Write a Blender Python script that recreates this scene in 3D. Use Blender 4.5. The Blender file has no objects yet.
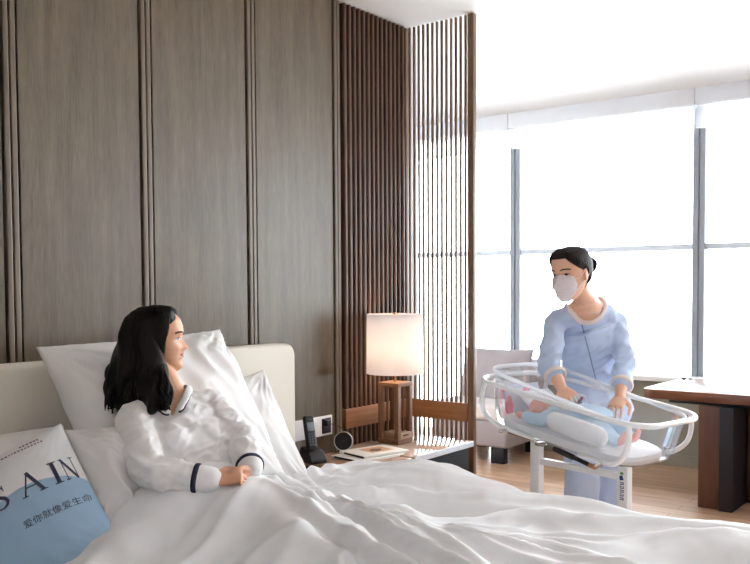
import bpy, bmesh, math, random
import numpy as np
from mathutils import Vector, Matrix, noise
from mathutils.bvhtree import BVHTree

random.seed(4)
scene = bpy.context.scene
COL = scene.collection
PI = math.pi
V = Vector

# ------------------------------------------------------------------ camera
H, FPX = 1.41, 876.0
yaw, pitch, roll = math.radians(37.2), math.radians(2.484), math.radians(0.3)
fw0 = V((math.cos(yaw), math.sin(yaw), 0)); r0 = V((math.sin(yaw), -math.cos(yaw), 0)); u0 = V((0, 0, 1))
FW = fw0 * math.cos(pitch) - u0 * math.sin(pitch)
_u1 = u0 * math.cos(pitch) + fw0 * math.sin(pitch)
RT = r0 * math.cos(roll) - _u1 * math.sin(roll)
UP = _u1 * math.cos(roll) + r0 * math.sin(roll)
CP = V((0, 0, H))


def at(px, py, depth):
    """the point of the room that the photograph shows at this pixel, this many metres deep"""
    return CP + (FW + RT * ((px - 375) / FPX) - UP * ((py - 326) / FPX)) * depth


cd = bpy.data.cameras.new('camera'); cam = bpy.data.objects.new('camera', cd); COL.objects.link(cam)
R3 = Matrix((RT, UP, -FW)).transposed()
cam.matrix_world = Matrix.Translation(CP) @ R3.to_4x4()
cd.sensor_width = 36; cd.lens = FPX / 750 * 36; cd.shift_y = 44 / 750; cd.clip_start = .05
scene.camera = cam

# ------------------------------------------------------------------ materials


def lin(r, g, b):
    f = lambda c: (c / 255 / 12.92) if c / 255 <= .04045 else ((c / 255 + .055) / 1.055) ** 2.4
    return (f(r), f(g), f(b), 1)


def nm(name):
    m = bpy.data.materials.new(name); m.use_nodes = True
    nt = m.node_tree; nt.nodes.clear()
    out = nt.nodes.new('ShaderNodeOutputMaterial')
    return m, nt, out


def node(nt, t, **kw):
    n = nt.nodes.new(t)
    for k, v in kw.items():
        if k in n.inputs: n.inputs[k].default_value = v
        else: setattr(n, k, v)
    return n


def setin(n, **kw):
    for k, v in kw.items():
        n.inputs[k.replace('_', ' ')].default_value = v


def plain(name, c, rough=.5, metal=0., bump=0., bscale=200., var=0., vscale=6., coat=0., sss=0., spec=.5, emit=0.):
    m, nt, out = nm(name)
    p = node(nt, 'ShaderNodeBsdfPrincipled')
    p.inputs['Base Color'].default_value = c
    p.inputs['Roughness'].default_value = rough
    p.inputs['Metallic'].default_value = metal
    p.inputs['Coat Weight'].default_value = coat
    p.inputs['Specular IOR Level'].default_value = spec
    if sss:
        p.inputs['Subsurface Weight'].default_value = sss
        p.inputs['Subsurface Radius'].default_value = (.012, .005, .003)
        p.inputs['Subsurface Scale'].default_value = 1
    if emit:
        p.inputs['Emission Color'].default_value = c; p.inputs['Emission Strength'].default_value = emit
    tc = node(nt, 'ShaderNodeTexCoord')
    if var:
        n = node(nt, 'ShaderNodeTexNoise', Scale=vscale, Detail=4.)
        nt.links.new(tc.outputs['Object'], n.inputs['Vector'])
        r = node(nt, 'ShaderNodeMix', data_type='RGBA')
        r.inputs[6].default_value = tuple(x * (1 - var) for x in c[:3]) + (1,)
        r.inputs[7].default_value = tuple(min(1, x * (1 + var)) for x in c[:3]) + (1,)
        nt.links.new(n.outputs['Fac'], r.inputs[0]); nt.links.new(r.outputs[2], p.inputs['Base Color'])
    if bump:
        n2 = node(nt, 'ShaderNodeTexNoise', Scale=bscale, Detail=3.)
        nt.links.new(tc.outputs['Object'], n2.inputs['Vector'])
        b = node(nt, 'ShaderNodeBump', Strength=bump, Distance=.002)
        nt.links.new(n2.outputs['Fac'], b.inputs['Height']); nt.links.new(b.outputs['Normal'], p.inputs['Normal'])
    nt.links.new(p.outputs[0], out.inputs[0])
    return m


def wood(name, c1, c2, axis=2, fine=60., rough=.45, stretch=.035, spec=.5, coat=0., contrast=(.3, .7)):
    """grain drawn out along one axis of the object"""
    m, nt, out = nm(name)
    p = node(nt, 'ShaderNodeBsdfPrincipled', Roughness=rough)
    p.inputs['Specular IOR Level'].default_value = spec; p.inputs['Coat Weight'].default_value = coat
    tc = node(nt, 'ShaderNodeTexCoord'); mp = node(nt, 'ShaderNodeMapping')
    s = [1., 1., 1.]; s[axis] = stretch
    mp.inputs['Scale'].default_value = s
    nt.links.new(tc.outputs['Object'], mp.inputs['Vector'])
    a = node(nt, 'ShaderNodeTexNoise', Scale=fine, Detail=6., Roughness=.65)
    b = node(nt, 'ShaderNodeTexNoise', Scale=fine * .16, Detail=3.)
    for n in (a, b): nt.links.new(mp.outputs[0], n.inputs['Vector'])
    mx = node(nt, 'ShaderNodeMath', operation='MULTIPLY_ADD'); mx.inputs[1].default_value = .55
    mb = node(nt, 'ShaderNodeMath', operation='MULTIPLY'); mb.inputs[1].default_value = .45
    nt.links.new(b.outputs['Fac'], mb.inputs[0])
    nt.links.new(a.outputs['Fac'], mx.inputs[0]); nt.links.new(mb.outputs[0], mx.inputs[2])
    cr = node(nt, 'ShaderNodeValToRGB')
    cr.color_ramp.elements[0].position = contrast[0]; cr.color_ramp.elements[0].color = c1
    cr.color_ramp.elements[1].position = contrast[1]; cr.color_ramp.elements[1].color = c2
    nt.links.new(mx.outputs[0], cr.inputs[0]); nt.links.new(cr.outputs[0], p.inputs['Base Color'])
    bp = node(nt, 'ShaderNodeBump', Strength=.25, Distance=.001)
    nt.links.new(a.outputs['Fac'], bp.inputs['Height']); nt.links.new(bp.outputs[0], p.inputs['Normal'])
    nt.links.new(p.outputs[0], out.inputs[0])
    return m


def thin_clear(name, tint, white=.0, rough=.02, refl=1.):
    """a thin sheet of glass or clear plastic"""
    m, nt, out = nm(name)
    t = node(nt, 'ShaderNodeBsdfTransparent'); t.inputs[0].default_value = tint
    g = node(nt, 'ShaderNodeBsdfGlossy', Roughness=rough)
    fr = node(nt, 'ShaderNodeFresnel', IOR=1.45)
    ml = node(nt, 'ShaderNodeMath', operation='MULTIPLY'); ml.inputs[1].default_value = refl
    nt.links.new(fr.outputs[0], ml.inputs[0])
    mx = node(nt, 'ShaderNodeMixShader')
    nt.links.new(ml.outputs[0], mx.inputs[0]); nt.links.new(t.outputs[0], mx.inputs[1]); nt.links.new(g.outputs[0], mx.inputs[2])
    last = mx
    if white:
        d = node(nt, 'ShaderNodeBsdfTranslucent'); d.inputs[0].default_value = (.95, .96, .98, 1)
        d2 = node(nt, 'ShaderNodeBsdfDiffuse'); d2.inputs[0].default_value = (.95, .96, .98, 1)
        ad = node(nt, 'ShaderNodeMixShader', Fac=.5)
        nt.links.new(d.outputs[0], ad.inputs[1]); nt.links.new(d2.outputs[0], ad.inputs[2])
        m2 = node(nt, 'ShaderNodeMixShader', Fac=white)
        nt.links.new(mx.outputs[0], m2.inputs[1]); nt.links.new(ad.outputs[0], m2.inputs[2]); last = m2
    nt.links.new(last.outputs[0], out.inputs[0])
    return m


def cloth_translucent(name, c, k=.4, bump=.2, bscale=300.):
    m, nt, out = nm(name)
    d = node(nt, 'ShaderNodeBsdfDiffuse'); d.inputs[0].default_value = c
    t = node(nt, 'ShaderNodeBsdfTranslucent'); t.inputs[0].default_value = c
    mx = node(nt, 'ShaderNodeMixShader', Fac=k)
    nt.links.new(d.outputs[0], mx.inputs[1]); nt.links.new(t.outputs[0], mx.inputs[2])
    nt.links.new(mx.outputs[0], out.inputs[0])
    return m


M = {}
M['panel'] = wood('wall_panel_veneer', lin(64, 52, 38), lin(119, 104, 81), 2, 170., .38, .07, contrast=(.3, .72))
M['molding'] = wood('molding_wood', lin(76, 64, 50), lin(122, 106, 86), 2, 85., .4, .03)
M['gap'] = plain('dark_groove', lin(44, 36, 29), .8)
M['slat'] = wood('slat_wood', lin(92, 68, 50), lin(140, 110, 84), 2, 90., .42, .03)
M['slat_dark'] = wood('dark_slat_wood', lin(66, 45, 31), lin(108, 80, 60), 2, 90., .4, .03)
M['rail'] = wood('rail_wood', lin(122, 82, 54), lin(172, 124, 88), 0, 70., .42, .05)
M['floor'] = None
M['white_paint'] = plain('white_paint', lin(234, 238, 244), .8)
M['ceiling'] = plain('ceiling_paint', lin(243, 242, 240), .9)
M['beige_wall'] = plain('beige_wall_paint', lin(206, 206, 206), .85)
M['rear_wall'] = plain('taupe_wall', lin(216, 216, 218), .85)
M['sill_wall'] = plain('sill_wall_paint', lin(132, 126, 112), .7)
M['sill'] = plain('sill_white', lin(240, 240, 238), .5)
M['alu'] = plain('grey_aluminium', lin(152, 158, 168), .45, .0)
M['glass'] = thin_clear('window_glass', (.97, .98, .98, 1), 0, .01)
M['transom'] = plain('white_transom', lin(214, 224, 236), .6)
M['shade_fabric'] = thin_clear('roller_shade_weave', (.95, .95, .95, 1), .38, .5, .1)
M['linen'] = plain('white_bed_linen', lin(236, 236, 237), .85, bump=.12, bscale=500., spec=.2)
M['pillow_linen'] = plain('white_pillow_linen', lin(236, 234, 232), .85, bump=.12, bscale=500., spec=.2)
M['headboard'] = plain('cream_upholstery', lin(226, 220, 208), .8, bump=.3, bscale=420., spec=.25)
M['mattress'] = plain('mattress_sheet', lin(232, 224, 212), .85)
M['bed_base'] = plain('brown_bed_base', lin(96, 80, 66), .7)
M['navy'] = plain('navy_trim', lin(28, 34, 62), .7)
M['skin'] = plain('skin', lin(218, 164, 132), .5, sss=.12, var=.05, vscale=30.)
M['skin_pale'] = plain('skin_pale', lin(232, 184, 156), .5, sss=.12, var=.05, vscale=30.)
M['baby_skin'] = plain('baby_skin', lin(228, 170, 160), .55, sss=.15)
M['lip'] = plain('lips', lin(190, 108, 96), .45)
M['brow'] = plain('brow_hair', lin(58, 42, 34), .8)
M['eye_white'] = plain('eye_white', lin(200, 190, 182), .4)
M['iris'] = plain('dark_iris', lin(34, 22, 16), .25)
M['pajama'] = plain('white_pajama_cotton', lin(238, 236, 235), .85, bump=.12, bscale=600., spec=.2)
M['uniform'] = plain('pale_blue_uniform', lin(192, 208, 234), .85, bump=.12, bscale=600., spec=.2, var=.03)
M['trim_cloth'] = plain('pinkish_white_trim', lin(232, 218, 214), .85)
M['mask'] = cloth_translucent('surgical_mask', lin(244, 238, 242), .25)
M['black_clip'] = plain('black_hair_clip', lin(26, 28, 40), .4)
M['white_tube'] = plain('white_enamel_tube', lin(238, 240, 242), .35)
M['chrome'] = plain('chrome', lin(200, 200, 200), .2, 1.)
M['clear_plastic'] = thin_clear('clear_plastic', (.985, .99, .995, 1), .06, .05, .6)
M['rim_plastic'] = thin_clear('milky_rim_plastic', (.98, .985, .99, 1), .7, .2, .6)
M['white_pad'] = plain('white_pad', lin(240, 240, 243), .8, spec=.2)
M['baby_blue'] = plain('baby_blue_cloth', lin(190, 214, 232), .85, spec=.2)
M['pink_cloth'] = plain('pink_print_cloth', lin(236, 168, 176), .85)
M['black'] = plain('black_plastic', lin(22, 22, 26), .35)
M['dark_steel'] = plain('dark_steel', lin(32, 32, 36), .5, .3)
M['blue_ink'] = plain('blue_ink', lin(24, 66, 132), .6)
M['green_ink'] = plain('green_ink', lin(72, 160, 84), .6)
M['table_wood'] = wood('walnut_table', lin(78, 44, 30), lin(146, 92, 64), 1, 40., .3, .06)
M['leg_wood'] = wood('walnut_leg', lin(64, 38, 28), lin(116, 74, 54), 2, 40., .4, .06)
M['sofa'] = plain('mauve_grey_upholstery', lin(166, 158, 160), .9, bump=.3, bscale=300., spec=.2)
M['sofa_light'] = plain('pale_seat_upholstery', lin(222, 216, 214), .9, bump=.3, bscale=300., spec=.2)
M['lamp_wood'] = wood('lamp_walnut', lin(96, 68, 50), lin(150, 112, 84), 2, 70., .45, .06)
M['lamp_wood_x'] = wood('lamp_walnut_flat', lin(96, 68, 50), lin(150, 112, 84), 0, 70., .45, .06)
M['brass'] = plain('brass', lin(200, 150, 110), .3, 1.)
M['night_top'] = wood('nightstand_wood', lin(160, 122, 98), lin(202, 164, 138), 0, 60., .2, .05, coat=.5)
M['night_body'] = plain('dark_lacquer', lin(20, 20, 26), .5, spec=.2)
M['glass_top'] = plain('glossy_top', lin(214, 188, 170), .1, coat=.4)
M['edge_white'] = plain('white_glass_edge', lin(224, 228, 234), .3)
M['paper'] = plain('paper_white', lin(232, 228, 222), .5)
M['paper_dark'] = plain('paper_black', lin(30, 28, 28), .5)
M['print_warm'] = plain('printed_picture', lin(206, 164, 128), .5, var=.3, vscale=60.)
M['print_dark'] = plain('printed_dark', lin(96, 72, 58), .5)
M['plate'] = plain('white_switch_plate', lin(240, 238, 236), .3)
M['screen'] = plain('phone_screen', lin(128, 138, 152), .2)
M['key'] = plain('phone_keys', lin(74, 78, 90), .4)
M['silver'] = plain('silver_rim', lin(200, 198, 196), .3, .9)
M['dial'] = plain('dial_black', lin(16, 16, 18), .25)
M['ink'] = plain('slate_ink', lin(70, 72, 96), .8)
M['ink_red'] = plain('faded_print', lin(132, 100, 108), .8)


def hair_mat(name, c1, c2, scale=160.):
    m, nt, out = nm(name)
    p = node(nt, 'ShaderNodeBsdfPrincipled', Roughness=.5)
    p.inputs['Specular IOR Level'].default_value = .18
    tc = node(nt, 'ShaderNodeTexCoord'); mp = node(nt, 'ShaderNodeMapping')
    mp.inputs['Scale'].default_value = (1, 1, .12)
    nt.links.new(tc.outputs['Object'], mp.inputs['Vector'])
    a = node(nt, 'ShaderNodeTexNoise', Scale=scale, Detail=4.)
    nt.links.new(mp.outputs[0], a.inputs['Vector'])
    cr = node(nt, 'ShaderNodeValToRGB')
    cr.color_ramp.elements[0].position = .35; cr.color_ramp.elements[0].color = c1
    cr.color_ramp.elements[1].position = .75; cr.color_ramp.elements[1].color = c2
    nt.links.new(a.outputs['Fac'], cr.inputs[0]); nt.links.new(cr.outputs[0], p.inputs['Base Color'])
    b = node(nt, 'ShaderNodeBump', Strength=.5, Distance=.002)
    nt.links.new(a.outputs['Fac'], b.inputs['Height']); nt.links.new(b.outputs[0], p.inputs['Normal'])
    nt.links.new(p.outputs[0], out.inputs[0])
    return m


M['hair'] = hair_mat('black_hair', lin(6, 5, 5), lin(26, 19, 16))
M['hair_nurse'] = hair_mat('black_brown_hair', lin(18, 14, 14), lin(52, 40, 38))


def floor_mat():
    m, nt, out = nm('oak_floor')
    p = node(nt, 'ShaderNodeBsdfPrincipled', Roughness=.32)
    tc = node(nt, 'ShaderNodeTexCoord'); mp = node(nt, 'ShaderNodeMapping')
    mp.inputs['Rotation'].default_value = (0, 0, PI / 2)
    nt.links.new(tc.outputs['Object'], mp.inputs['Vector'])
    br = node(nt, 'ShaderNodeTexBrick', Scale=1.)
    br.inputs['Color1'].default_value = lin(206, 170, 140); br.inputs['Color2'].default_value = lin(182, 144, 115)
    br.inputs['Mortar'].default_value = lin(120, 90, 70)
    br.inputs['Mortar Size'].default_value = .003; br.inputs['Brick Width'].default_value = 1.2; br.inputs['Row Height'].default_value = .12
    nt.links.new(mp.outputs[0], br.inputs['Vector'])
    m2 = node(nt, 'ShaderNodeMapping'); m2.inputs['Scale'].default_value = (1, .06, 1)
    nt.links.new(tc.outputs['Object'], m2.inputs['Vector'])
    n = node(nt, 'ShaderNodeTexNoise', Scale=45., Detail=5.)
    nt.links.new(m2.outputs[0], n.inputs['Vector'])
    cr = node(nt, 'ShaderNodeValToRGB')
    cr.color_ramp.elements[0].color = (.72, .68, .64, 1); cr.color_ramp.elements[0].position = .3
    cr.color_ramp.elements[1].color = (1.05, 1.04, 1.02, 1); cr.color_ramp.elements[1].position = .7
    nt.links.new(n.outputs['Fac'], cr.inputs[0])
    mx = node(nt, 'ShaderNodeMix', data_type='RGBA', blend_type='MULTIPLY'); mx.inputs[0].default_value = 1
    nt.links.new(br.outputs[0], mx.inputs[6]); nt.links.new(cr.outputs[0], mx.inputs[7])
    nt.links.new(mx.outputs[2], p.inputs['Base Color'])
    nt.links.new(p.outputs[0], out.inputs[0])
    return m


M['floor'] = floor_mat()


def cushion_mat():
    """white cotton with a pale blue disc printed over its lower half"""
    m, nt, out = nm('printed_cushion_cotton')
    p = node(nt, 'ShaderNodeBsdfPrincipled', Roughness=.85); p.inputs['Specular IOR Level'].default_value = .2
    tc = node(nt, 'ShaderNodeTexCoord')
    sp = node(nt, 'ShaderNodeSeparateXYZ'); nt.links.new(tc.outputs['Object'], sp.inputs[0])
    ln = node(nt, 'ShaderNodeCombineXYZ')
    nt.links.new(sp.outputs[0], ln.inputs[0]); nt.links.new(sp.outputs[1], ln.inputs[1])
    ds = node(nt, 'ShaderNodeVectorMath', operation='DISTANCE'); ds.inputs[1].default_value = (.075, -.19, 0)
    nt.links.new(ln.outputs[0], ds.inputs[0])
    lt = node(nt, 'ShaderNodeMath', operation='LESS_THAN'); lt.inputs[1].default_value = .265
    nt.links.new(ds.outputs['Value'], lt.inputs[0])
    gz = node(nt, 'ShaderNodeMath', operation='GREATER_THAN'); gz.inputs[1].default_value = 0
    nt.links.new(sp.outputs[2], gz.inputs[0])
    ml = node(nt, 'ShaderNodeMath', operation='MULTIPLY'); nt.links.new(lt.outputs[0], ml.inputs[0]); nt.links.new(gz.outputs[0], ml.inputs[1])
    mx = node(nt, 'ShaderNodeMix', data_type='RGBA'); mx.inputs[6].default_value = lin(232, 232, 232)
    mx.inputs[7].default_value = lin(160, 190, 216)
    nt.links.new(ml.outputs[0], mx.inputs[0]); nt.links.new(mx.outputs[2], p.inputs['Base Color'])
    nt.links.new(p.outputs[0], out.inputs[0])
    return m


M['cushion'] = cushion_mat()


def shade_mat():
    m, nt, out = nm('lamp_shade_linen')
    d = node(nt, 'ShaderNodeBsdfDiffuse'); d.inputs[0].default_value = lin(246, 242, 234)
    t = node(nt, 'ShaderNodeBsdfTranslucent'); t.inputs[0].default_value = lin(234, 238, 248)
    mx = node(nt, 'ShaderNodeMixShader', Fac=.5)
    nt.links.new(d.outputs[0], mx.inputs[1]); nt.links.new(t.outputs[0], mx.inputs[2])
    nt.links.new(mx.outputs[0], out.inputs[0])
    return m


M['lamp_shade'] = shade_mat()
m, nt, out = nm('lit_bulb')
e = node(nt, 'ShaderNodeEmission', Strength=9.); e.inputs[0].default_value = (1, .72, .45, 1)
nt.links.new(e.outputs[0], out.inputs[0]); M['bulb'] = m

# ------------------------------------------------------------------ mesh helpers


class MB:
    def __init__(self): self.v = []; self.f = []

    def add(self, vs, fs):
        o = len(self.v); self.v += [tuple(p) for p in vs]; self.f += [tuple(i + o for i in f) for f in fs]; return self

    def box(self, lo, hi, mat=None, bev=0.):
        bm = bmesh.new()
        c = [(lo[i] + hi[i]) / 2 for i in range(3)]; s = [hi[i] - lo[i] for i in range(3)]
        bmesh.ops.create_cube(bm, size=1, matrix=Matrix.Translation(c) @ Matrix.Diagonal((*s, 1)))
        if bev: bmesh.ops.bevel(bm, geom=bm.edges[:], offset=min(bev, min(s) * .45), segments=3, profile=.5, affect='EDGES')
        if mat: bmesh.ops.transform(bm, matrix=mat, verts=bm.verts)
        bm.verts.index_update()
        self.add([v.co for v in bm.verts], [[v.index for v in f.verts] for f in bm.faces]); bm.free(); return self

    def tube(self, pts, rad, seg=14, side=None, dense=0, closed=False, cap=3):
        """a closed round or oval tube; rad: number, list of numbers or of (half width, half depth)"""
        pts = [V(p) for p in pts]
        if not isinstance(rad, (list, tuple)): rad = [rad] * len(pts)
        rad = [r if isinstance(r, (list, tuple)) else (r, r) for r in rad]
        if dense:
            pts, rad = spline(pts, rad, dense, closed)
        n = len(pts); rings = []; N = None
        for i in range(n):
            if closed: T = pts[(i + 1) % n] - pts[i - 1]
            else: T = pts[min(i + 1, n - 1)] - pts[max(i - 1, 0)]
            T.normalize()
            if side is not None:
                S = V(side) - T * T.dot(V(side)); S.normalize()
            else:
                if N is None:
                    q = V((0, 0, 1)) if abs(T.z) < .9 else V((1, 0, 0)); S = q.cross(T).normalized()
                else: S = (S - T * T.dot(S)).normalized()
            N = T.cross(S)
            rings.append((pts[i], T.copy(), S.copy(), N.copy(), rad[i]))
        R = []
        ring = lambda P, S, N, a, b: [P + S * (a * math.cos(2 * PI * k / seg)) + N * (b * math.sin(2 * PI * k / seg)) for k in range(seg)]
        if not closed:
            P, T, S, N, (a, b) = rings[0]; m = min(a, b)
            for k in range(cap, 0, -1):
                f = k / (cap + .35) * PI / 2; R.append(ring(P - T * m * math.sin(f), S, N, a * math.cos(f), b * math.cos(f)))
        for P, T, S, N, (a, b) in rings: R.append(ring(P, S, N, a, b))
        if not closed:
            P, T, S, N, (a, b) = rings[-1]; m = min(a, b)
            for k in range(1, cap + 1):
                f = k / (cap + .35) * PI / 2; R.append(ring(P + T * m * math.sin(f), S, N, a * math.cos(f), b * math.cos(f)))
        vs = [p for r in R for p in r]; fs = []
        m = len(R)
        for i in range(m if closed else m - 1):
            for k in range(seg):
                a, b = i * seg + k, i * seg + (k + 1) % seg
                c, d = ((i + 1) % m) * seg + (k + 1) % seg, ((i + 1) % m) * seg + k
                fs.append((a, b, c, d))
        if not closed:
            fs.append(tuple(range(seg))[::-1]); fs.append(tuple((m - 1) * seg + k for k in range(seg)))
        return self.add(vs, fs)

    def ball(self, c, r, seg=20, rings=12, rot=None):
        r = r if isinstance(r, (list, tuple)) else (r, r, r)
        vs = [V((0, 0, r[2]))]; fs = []
        for i in range(1, rings):
            t = PI * i / rings
            for k in range(seg):
                p = 2 * PI * k / seg; vs.append(V((r[0] * math.sin(t) * math.cos(p), r[1] * math.sin(t) * math.sin(p), r[2] * math.cos(t))))
        vs.append(V((0, 0, -r[2])))
        for k in range(seg): fs.append((0, 1 + k, 1 + (k + 1) % seg))
        for i in range(rings - 2):
            for k in range(seg):
                a = 1 + i * seg
                fs.append((a + k, a + seg + k, a + seg + (k + 1) % seg, a + (k + 1) % seg))
        a = 1 + (rings - 2) * seg
        for k in range(seg): fs.append((a + k, len(vs) - 1, a + (k + 1) % seg))
        if rot is not None: vs = [rot @ p for p in vs]
        return self.add([p + V(c) for p in vs], fs)

    def lathe(self, prof, seg=32, mat=None, closed=False):
        vs = []; fs = []
        for (r, z) in prof:
            for k in range(seg):
                a = 2 * PI * k / seg; p = V((r * math.cos(a), r * math.sin(a), z)); vs.append(mat @ p if mat else p)
        n = len(prof)
        for i in range(n if closed else n - 1):
            for k in range(seg):
                j = (i + 1) % n
                fs.append((i * seg + k, i * seg + (k + 1) % seg, j * seg + (k + 1) % seg, j * seg + k))
        if not closed:
            if prof[0][0] > 1e-5: fs.append(tuple(range(seg))[::-1])
            if prof[-1][0] > 1e-5: fs.append(tuple((n - 1) * seg + k for k in range(seg)))
        return self.add(vs, fs)

    def prism(self, poly, z0, z1, mat=None):
        n = len(poly); vs = [V((x, y, z0)) for x, y in poly] + [V((x, y, z1)) for x, y in poly]
        fs = [tuple(range(n))[::-1], tuple(range(n, 2 * n))] + [(i, (i + 1) % n, n + (i + 1) % n, n + i) for i in range(n)]
        if mat: vs = [mat @ p for p in vs]
        return self.add(vs, fs)

    def mesh(self, name='shape'):
        me = bpy.data.meshes.new(name); me.from_pydata(self.v, [], self.f); me.validate()
        bm = bmesh.new(); bm.from_mesh(me); bmesh.ops.recalc_face_normals(bm, faces=bm.faces); bm.to_mesh(me); bm.free()
        return me


def spline(pts, rad, n, closed=False):
    P = [V(p) for p in pts]; m = len(P); op = []; orad = []
    g = (lambda i: P[i % m]) if closed else (lambda i: P[max(0, min(m - 1, i))])
    gr = (lambda i: rad[i % m]) if closed else (lambda i: rad[max(0, min(m - 1, i))])
    for i in range(m if closed else m - 1):
        a, b, c, d = g(i - 1), g(i), g(i + 1), g(i + 2)
        for k in range(n):
            t = k / n
            op.append(.5 * ((2 * b) + (c - a) * t + (2 * a - 5 * b + 4 * c - d) * t * t + (3 * b - a - 3 * c + d) * t ** 3))
            s = t * t * (3 - 2 * t); ra, rb = gr(i), gr(i + 1)
            orad.append((ra[0] + (rb[0] - ra[0]) * s, ra[1] + (rb[1] - ra[1]) * s))
    if not closed: op.append(P[-1].copy()); orad.append(rad[-1])
    return op, orad


WM = {}


def world_of(o): return WM.get(o.name, Matrix.Identity(4))


def link(name, me, mat, parent=None, world=False, smooth=True, angle=40):
    """ONE mesh object; with world=True the mesh is given in room coordinates and is brought into its parent's"""
    o = bpy.data.objects.new(name, me); COL.objects.link(o)
    if mat is not None: me.materials.append(mat)
    if parent is not None:
        o.parent = parent; WM[o.name] = world_of(parent)
        if world: me.transform(world_of(parent).inverted())
    if smooth:
        for p in me.polygons: p.use_smooth = True
        if angle < 180: me.set_sharp_from_angle(angle=math.radians(angle))
    return o


def build(mb, name, mat, parent=None, world=False, smooth=True, angle=40):
    return link(name, mb.mesh(name), mat, parent, world, smooth, angle)


def tag(o, label=None, cat=None, group=None, kind=None):
    if label: o['label'] = label
    if cat: o['category'] = cat
    if group: o['group'] = group
    if kind: o['kind'] = kind
    return o


def thing(name, label, cat, loc=(0, 0, 0), rz=0., group=None, mat=None, kind=None):
    o = bpy.data.objects.new(name, None); COL.objects.link(o); o.empty_display_size = .1
    mw = mat if mat is not None else Matrix.Translation(loc) @ Matrix.Rotation(rz, 4, 'Z')
    o.matrix_world = mw; WM[o.name] = mw.copy()
    return tag(o, label, cat, group, kind)


def solid(name, label, cat, mb, mat, loc=(0, 0, 0), rz=0., group=None, smooth=True, angle=40, mw=None):
    """a top-level thing that is itself a mesh, built around its own base"""
    o = build(mb, name, mat, None, False, smooth, angle)
    m4 = mw if mw is not None else Matrix.Translation(loc) @ Matrix.Rotation(rz, 4, 'Z')
    o.matrix_world = m4; WM[o.name] = m4.copy()
    return tag(o, label, cat, group)


def struct(name, mb, mat, parent=None, smooth=False, **k):
    o = build(mb, name, mat, parent, False, smooth, **k)
    if parent is None: o['kind'] = 'structure'
    return o


def remeshed(mb, voxel, smooth=4, fac=.5):
    """closed shapes grown together into one continuous skin"""
    me = mb.mesh('skin')
    o = bpy.data.objects.new('temporary_skin', me); COL.objects.link(o)
    md = o.modifiers.new('r', 'REMESH'); md.mode = 'VOXEL'; md.voxel_size = voxel; md.adaptivity = 0
    if smooth:
        sm = o.modifiers.new('s', 'SMOOTH'); sm.iterations = smooth; sm.factor = fac
    dg = bpy.context.evaluated_depsgraph_get(); dg.update()
    out_me = bpy.data.meshes.new_from_object(o.evaluated_get(dg))
    bpy.data.objects.remove(o); bpy.data.meshes.remove(me)
    return out_me


def displace(me, fn):
    """move every vertex along its normal by fn(co, normal)"""
    n = len(me.vertices)
    co = [v.co.copy() for v in me.vertices]; no = [v.normal.copy() for v in me.vertices]
    for i in range(n):
        me.vertices[i].co = co[i] + no[i] * fn(co[i], no[i])
    me.update()


def cut(me, test):
    """open a mesh: drop the faces whose middle passes the test"""
    bm = bmesh.new(); bm.from_mesh(me)
    kill = [f for f in bm.faces if test(f.calc_center_median())]
    bmesh.ops.delete(bm, geom=kill, context='FACES'); bm.to_mesh(me); bm.free(); me.update()


def bvh_of(me):
    return BVHTree.FromPolygons([v.co[:] for v in me.vertices], [p.vertices[:] for p in me.polygons])


def ridge(p, s=1.): return 1 - abs(noise.noise(p)) * 2.0


def sstep(a, b, x):
    t = max(0., min(1., (x - a) / (b - a))); return t * t * (3 - 2 * t)


# ------------------------------------------------------------------ the setting
WX, CZ = 7.05, 2.93
YA = 3.0
struct('floor', MB().box((-2.2, -3.6, -.1), (WX + .3, 5.6, 0)), M['floor'])
struct('ceiling', MB().box((-2.2, -3.6, CZ), (WX - .32, 5.6, CZ + .1)), M['ceiling'])
struct('wall_back', MB().box((-2.2, YA + .02, 0), (4.29, YA + .16, CZ)), M['gap'])
struct('wall_alcove', MB().box((4.29, YA + .02, 0), (4.41, 5.6, CZ)), M['beige_wall'])
struct('wall_side', MB().box((4.29, 5.5, 0), (WX + .3, 5.6, CZ)), M['beige_wall'])
struct('wall_front', MB().box((-2.2, -3.7, 0), (WX + .3, -3.6, CZ)), M['rear_wall'])
struct('wall_left', MB().box((-2.3, -3.6, 0), (-2.2, YA + .16, CZ)), M['rear_wall'])
sw = struct('wall_right', MB().box((6.87, -3.6, 0), (WX + .12, 3.75, .66)), M['sill_wall'])
struct('sill', MB().box((6.84, -3.6, .66), (WX + .12, 3.75, .70), bev=.006), M['sill'], sw)
lt = struct('wall_lintel', MB().box((WX - .32, -3.6, CZ + .0), (WX + .12, 5.6, CZ + .1)), M['ceiling'])
struct('header', MB().box((WX + .0, -3.6, 2.80), (WX + .12, 5.6, CZ)), M['white_paint'], lt)
struct('baseboard_right', MB().box((6.855, -3.6, 0), (6.87, 3.75, .09)), M['sill_wall'])

# veneered panels of the wall behind the bed, with double moldings in the seams
seams = [1.755, 2.364, 2.976, 3.61]
e0 = -2.2
for i, s in enumerate([1.755 - .61 * k for k in range(5, 0, -1)] + seams):
    h = .034
    b = MB().box((e0, YA - .012, 0), (s - h, YA + .02, CZ), bev=.004)
    struct('wall_panel', b, M['panel'])
    if s < 1: e0 = s + h; continue
    mt = MB()
    mt.box((s - .027, YA - .02, 0), (s - .003, YA + .02, CZ), bev=.006)
    mt.box((s + .003, YA - .016, 0), (s + .027, YA + .02, CZ), bev=.006)
    struct('trim_%d' % (i + 1), mt, M['molding'])
    e0 = s + h

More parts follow.
